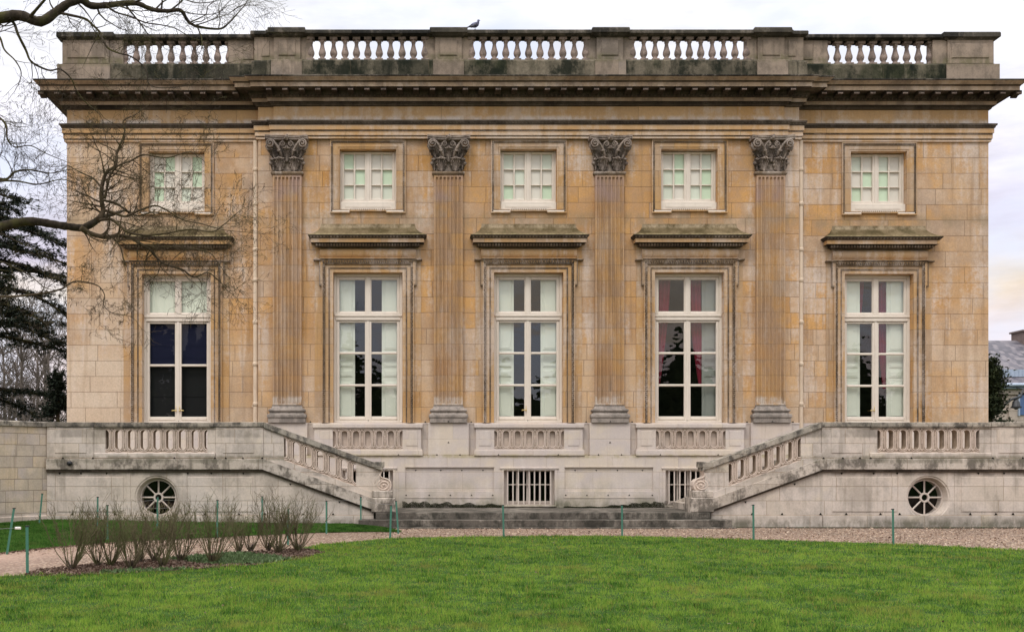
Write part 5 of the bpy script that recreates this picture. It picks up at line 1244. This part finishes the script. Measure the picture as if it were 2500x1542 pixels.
limb(c1((650, 1444), (680, 1390), (670, 1320), (672, 1230), (700, 1140), (760, 1092), (770, 1010), (790, 960), (822, 870), (812, 800), (865, 770)), 13, 2.5, 8, .95, .5, 0, .2, mat='twig')
limb(c1((690, 1310), (705, 1240), (725, 1160), (775, 1095), (860, 1062), (950, 1020), (1100, 1040), (1250, 1000), (1310, 1040)), 7, 1.5, 9, 1.4, .42, 0, -.3, mat='twig')
limb(c1((672, 1240), (620, 1180), (560, 1150), (500, 1120), (440, 1090), (380, 1100)), 5, 1.3, 10, 1.2, .4, 0, .3, mat='twig')
limb(c1((680, 1320), (760, 1340), (830, 1382), (900, 1422), (1000, 1400), (1100, 1412), (1180, 1440)), 6, 1.5, 11, 1.3, .42, 0, .2, mat='twig')
limb(c4((530, 205), (600, 245), (700, 266), (780, 256), (860, 272), (940, 320), (990, 350), (1040, 410), (1100, 450), (1200, 480), (1280, 530), (1370, 500), (1450, 560)), 12, 2, 12, 1.3, .45, 0, .3, mat='twig')
limb(c4((650, 155), (730, 150), (790, 190), (840, 232), (960, 255), (1100, 240), (1260, 215), (1400, 230), (1480, 180), (1560, 110)), 8, 1.6, 13, 1.4, .45, 0, -.2, mat='twig')
limb(c4((690, 90), (760, 110), (830, 130), (920, 90), (1020, 60), (1100, 90), (1200, 150), (1330, 180), (1480, 220), (1640, 235)), 7, 1.4, 14, 1.2, .38, 0, .2, mat='twig')
limb(c4((900, 300), (1000, 330), (1120, 330), (1250, 340), (1380, 370), (1440, 440), (1480, 500)), 5, 1.3, 15, 1.4, .38, .1, .3, mat='twig')
limb([(-200, 720)]+c4((0, 660), (260, 640), (400, 610), (430, 590), (490, 560), (560, 562), (650, 590), (690, 650), (682, 712), (740, 765), (850, 785)), 6, 1.2, 16, .8, .33, 0, .1, mat='twig')
limb([(-300, 380)]+c1((-300, 1000), (0, 1180), (100, 1132), (200, 1120), (330, 1142), (430, 1122)), 9, 2, 17, 1.0, .5, 0, .3)
limb([(-250, 480)]+c1((-100, 1230), (0, 1195), (120, 1195), (250, 1215), (400, 1182), (470, 1200)), 7, 1.6, 18, 1.0, .45, 0, -.3)
limb([(-200, 260)]+c1((-120, 720), (0, 780), (40, 832), (50, 920), (100, 970), (200, 960), (300, 1010), (420, 1060)), 7, 1.5, 19, 1.1, .5, 0, -.2)
limb(c1((-60, 180), (0, 250), (30, 330), (100, 400), (140, 480), (120, 560)), 6, 1.5, 20, 1.0, .5, 0, -.2)
limb(c1((1190, 72), (1300, 95), (1420, 90), (1500, 40)), 3, 1.2, 21, 1.2, .45, 0, -.1)
limb(c4((-100, 480), (0, 430), (100, 470), (200, 520), (300, 600), (420, 620)), 5, 1.2, 22, 1.0, .45, 0, .1)

# ------------------------------------------------------------------ background, left: cedar, evergreen, bare trees
def needles(name, centers, sizes, mat, parent, elong=(.3, .03), seed=1, droop=-.1):
    """tufts: for each centre several thin pointed faces."""
    rs = np.random.RandomState(seed); n = len(centers); K = 4
    c = np.repeat(centers, K, 0); s = np.repeat(sizes, K)
    a = rs.rand(n*K)*2*pi; e = rs.randn(n*K)*.5+droop
    d = np.stack([np.cos(a)*np.cos(e), np.sin(a)*np.cos(e), np.sin(e)], 1); w = np.stack([-np.sin(a), np.cos(a), rs.randn(n*K)*.6], 1)
    L = (s*elong[0]*(.6+.8*rs.rand(n*K)))[:, None]; W = (s*elong[1])[:, None]
    V = np.stack([c-d*L*.3-w*W, c-d*L*.3+w*W, c+d*L], 1).reshape(-1, 3)
    o = scatter_mesh(name, V, np.arange(n*K*3).reshape(-1, 3), rs.rand(n*K), mat); o.parent = parent; return o
def cedar():
    Y = 11.5; X = WX(-150, Y); root = empty('cedar_tree', (X, Y, 0), 'dark layered cedar at the left behind the palace corner', 'tree')
    rnd = random.Random(5); f = MB(); f.tube([(0, 0, -.2), (.05, 0, 3), (-.05, .1, 7), (.05, 0, 9.5), (0, 0, 12.4)], [.5, .42, .33, .2, .06], 10); f.build('trunk', M['bark'], root)
    lm = MB(); cs = []
    tiers = [2.6, 4.3, 6.3, 7.4, 8.1, 8.7, 9.2, 9.8, 10.4, 11.0, 11.6]
    for ti, z in enumerate(tiers):
        nb = 6 if z > 8 else 5
        for b in range(nb):
            a = ti*1.1+b*2*pi/nb+rnd.gauss(0, .15)
            Lb = (6.6 if z < 8.8 else 6.6-(z-8.8)*1.15)*rnd.uniform(.72, 1.1)
            if z < 4.5: Lb *= .95
            pts = []; dr = Vector((math.cos(a), math.sin(a), .22)); p = Vector((0, 0, z)); K = 9
            for k in range(K+1):
                pts.append(tuple(p)); dr = (dr+Vector((rnd.gauss(0, .08), rnd.gauss(0, .08), -.075+rnd.gauss(0, .03)))).normalized(); p = p+dr*Lb/K
            lm.tube(pts, [.10*(1-.85*k/K)+.01 for k in range(K+1)], 5, cap=False)
            for k in range(2, K+1):
                q = Vector(pts[k]); fr = k/K
                for _ in range(4):
                    side = Vector((-math.sin(a), math.cos(a), 0))*rnd.choice((-1, 1)); ln = rnd.uniform(.4, 1.35)*(1.2-.5*fr)
                    dd = (side*rnd.uniform(.5, 1)+Vector((math.cos(a), math.sin(a), 0))*rnd.uniform(.2, .9)); dd.normalize()
                    e2 = q+dd*ln+Vector((0, 0, rnd.uniform(-.28, .10)))
                    lm.tube([tuple(q), tuple(q*.45+e2*.55+Vector((0, 0, .05))), tuple(e2)], [.022, .014, .006], 3, cap=False)
                    m_ = int(20*ln)
                    for j in range(m_):
                        t = rnd.random(); c = q+(e2-q)*t; cs.append((c.x+rnd.gauss(0, .15), c.y+rnd.gauss(0, .15), c.z+rnd.gauss(0, .05)))
    lm.build('limbs', M['bark'], root)
    cs = np.array(cs); needles('foliage', cs, np.ones(len(cs))*1.0, M['cedar'], root, (.20, .017), 3, 0.0)
    print('cedar tufts', len(cs))
cedar()
def evergreen(name, px, Y, zt, rad, lab, mat, seed, z0=.3, n=7000, shape='cone'):
    X = WX(px, Y); root = empty(name, (X, Y, 0), lab, 'tree'); rnd = random.Random(seed)
    f = MB(); f.tube([(0, 0, -.1), (.03, 0, zt*.5), (0, 0, zt*.96)], [.12, .08, .02], 7); cs = []
    for i in range(70):
        t = rnd.random()**1.2; z = z0+(zt-z0)*t; a = rnd.uniform(0, 2*pi)
        rr = rad*((1-t)**.75 if shape == 'cone' else math.sin(min(1, .15+t)*pi)**.6)*rnd.uniform(.6, 1.12)
        e = Vector((math.cos(a)*rr, math.sin(a)*rr, z+rr*rnd.uniform(.0, .5))); s = Vector((0, 0, z-.1))
        f.tube([tuple(s), tuple(s*.5+e*.5+Vector((0, 0, -.05))), tuple(e)], [.03, .018, .006], 4, cap=False)
        for j in range(n//70):
            q = rnd.uniform(.25, 1.02); c = s+(e-s)*q; sp = .05+.13*rad*q; cs.append((c.x+rnd.gauss(0, sp), c.y+rnd.gauss(0, sp), c.z+rnd.gauss(0, sp*.8)))
    f.build('trunk', M['bark'], root); cs = np.array(cs); needles('foliage', cs, np.ones(len(cs)), M[mat], root, (.11, .022), seed, .3)
evergreen('evergreen_tree', 140, 7.0, 4.5, .85, 'bushy dark evergreen low behind the palace corner on the left', 'cedar', 11, .2, 5000, 'round')
evergreen('conifer_tree', 2417, 10.0, 5.2, 1.15, 'small dark pointed conifer at the right behind the terrace', 'yew', 12, .2, 9000, 'cone')
evergreen('evergreen_bush', 2452, 8.5, 2.75, 1.0, 'rounded evergreen bush beside the pointed conifer at right', 'yew', 13, .2, 5000, 'round')
def bare(seed, H):
    rnd = random.Random(seed); f = MB(); pts = [(0, 0, -.2)]; p = Vector((0, 0, 0))
    for k in range(1, 9): p = Vector((p.x+rnd.gauss(0, .12), p.y+rnd.gauss(0, .12), H*k/8)); pts.append(tuple(p))
    f.tube(pts, [.16*(1-.85*k/8)+.02 for k in range(9)], 6)
    g = MB()
    for i in range(26):
        k = rnd.randint(2, 7); q = Vector(pts[k]); a = rnd.uniform(0, 2*pi)
        grow(g, tuple(q), (math.cos(a)*.7, math.sin(a)*.7, rnd.uniform(.6, 1.3)), H*rnd.uniform(.14, .3), .045, 3, rnd, .18, .05, (2, 3), 1.0, 0, 4, 3, .013)
    return f, g
bp_proto = []
for s, H in ((31, 10.5), (32, 9.2), (33, 8.2)):
    bp_proto.append(bare(s, H))
rnd = random.Random(77); made = {}
for i in range(13):
    px = -20+i*15+rnd.uniform(-5, 5); Y = rnd.uniform(34, 52); k = i % 3
    lab = 'one of the thin bare trees in the distant row behind the cedar'
    r_ = empty('distant_bare_tree', (WX(px, Y), Y, 0), lab, 'tree', 'bare trees far off at the left'); r_.rotation_euler = (0, 0, rnd.uniform(0, 6.28)); sc = rnd.uniform(.8, 1.12); r_.scale = (sc, sc, sc)
    if k not in made: made[k] = (bp_proto[k][0].build('trunk', M['farbark'], r_), bp_proto[k][1].build('crown', M['farbark'], r_))
    else: reuse(made[k][0], r_); reuse(made[k][1], r_)

# ------------------------------------------------------------------ background, right: outbuilding
YA = 30.0
an = empty('outbuilding', (WX(2560, YA), YA, 0), 'low stone outbuilding with a grey slate roof beyond the right side', 'building')
ax0 = an.location.x
def ZA(py): return WZ(py, YA)
zr, zm, ze = WZ(831, YA+5), WZ(903, YA+.9), ZA(935)
f = MB(); f.box(-12, 22, .3, 10, 0, ZA(950)); f.box(-12, 22, .12, .3, ZA(962), ZA(948)); f.box(-12, 22, .2, .3, ZA(975), ZA(966)); f.box(-2.05, -.45, .22, .3, 0, ZA(975)); f.box(-12, 22, .2, .3, ZA(1001), ZA(997)); f.build('wall', M['annex'], an)
f = MB(); f.add([(-12, .9, zm), (22, .9, zm), (22, 5, zr), (-12, 5, zr), (-12, 9.5, zm), (22, 9.5, zm)], [(0, 1, 2, 3), (3, 2, 5, 4), (0, 3, 4), (1, 5, 2)]); f.add([(-12, -.1, ze), (22, -.1, ze), (22, .75, ZA(917)), (-12, .75, ZA(917))], [(0, 1, 2, 3)])
f.add([(-12, -.1, ze-.05), (22, -.1, ze-.05), (22, 9.9, ze-.05), (-12, 9.9, ze-.05)], [(0, 1, 2, 3)])
rf = f.build('roof', M['slate'], an)
f = MB(); f.box(-12, 22, .70, .90, ZA(917)+.01, zm+.02)
for i in range(40): x = -3+i*.22; f.box(x, x+.02, .68, .70, ZA(917)+.02, zm)
f.build('glazed_strip', M['zinc'], rf)
f = MB(); f.tube([(-12, -.16, ze-.1), (22, -.16, ze-.1)], .10, 8); f.tube([(-12, -.05, ze-.26), (22, -.05, ze-.26)], .05, 6); f.build('gutter', M['zinc'], an)
f = MB(); xcx = WX(2483, YA+5)-ax0; f.box(xcx, xcx+2.4, 4.4, 5.6, zr-.6, WZ(812, YA+5)); f.box(xcx-.08, xcx+2.48, 4.3, 5.7, WZ(812, YA+5), WZ(808, YA+5)); f.build('chimney', M['brick'], rf)
f = MB(); xw = WX(2491, YA)-ax0; f.box(xw, xw+1.6, .16, .26, ZA(1012), ZA(958)); f.build('window', M['bluewin'], an)
f = MB(); f.box(xw-.02, xw+.06, .12, .28, ZA(1014), ZA(956)); f.box(xw+.06, xw+1.6, .12, .28, ZA(962), ZA(958)); f.build('window_frame', M['zinc'], an)
lt = empty('wall_lantern', (WX(2483, YA-1), YA-.9, WZ(990, YA-1)), 'black bell shaped lantern on a curved bracket, far right', 'lantern')
f = MB(); f.lathe(0, 0, [(.02, .35), (.08, .33), (.17, .22), (.20, .0), (.30, -.10), (.22, -.12), (.12, -.14), (.05, -.2)], 12); f.build('lamp_shade', M['iron'], lt)
f = MB(); f.tube([(-.75, .2, -.35), (-.55, .1, .05), (-.25, 0, .35), (0, 0, .42), (.25, 0, .5), (.45, .1, .9), (.5, 1.1, 1.1)], [.05, .05, .06, .08, .06, .05, .04], 6); f.tube([(0, 0, .3), (0, 0, .45)], .03, 5); f.build('bracket', M['iron'], lt)

# ------------------------------------------------------------------ wood behind the viewer (seen only mirrored in the glass)
rs = np.random.RandomState(9); N = 110000
nc = 60; cxs = np.linspace(-80, 85, nc)+rs.randn(nc)*1.5; chs = 9+9*rs.rand(nc)**1.5; crr = 2.2+2.0*rs.rand(nc); chs = chs+np.clip(-cxs-14, 0, 12)*.8; ii = rs.randint(0, nc, N); tt = rs.rand(N); aa = rs.rand(N)*6.283; wr = crr[ii]*np.sin(np.clip(tt*1.0+.12, 0, 1)*pi)**.7*np.sqrt(rs.rand(N))*(.75+.5*rs.rand(N)); x = cxs[ii]+np.cos(aa)*wr; z = chs[ii]*tt; y = -92+np.sin(aa)*wr
c = np.stack([x, y, z], 1)
wd_ = bpy.data.objects.new('woodland', None); bpy.data.objects.remove(wd_)
s = .18+.35*rs.rand(N)
V = np.stack([c+np.stack([-s, 0*s, -s*.5], 1), c+np.stack([s*.9, .3*s, -s*.3], 1), c+np.stack([s*.5, 0*s, s*.8], 1), c+np.stack([-s*.7, -.3*s, s*.6], 1)], 1).reshape(-1, 3)
o = scatter_mesh('woodland', V, np.arange(N*4).reshape(-1, 4), rs.rand(N), M['yew']); tag(o, 'dark wood across the lawn behind the viewer, mirrored in the window glass', 'wood', kind='stuff')
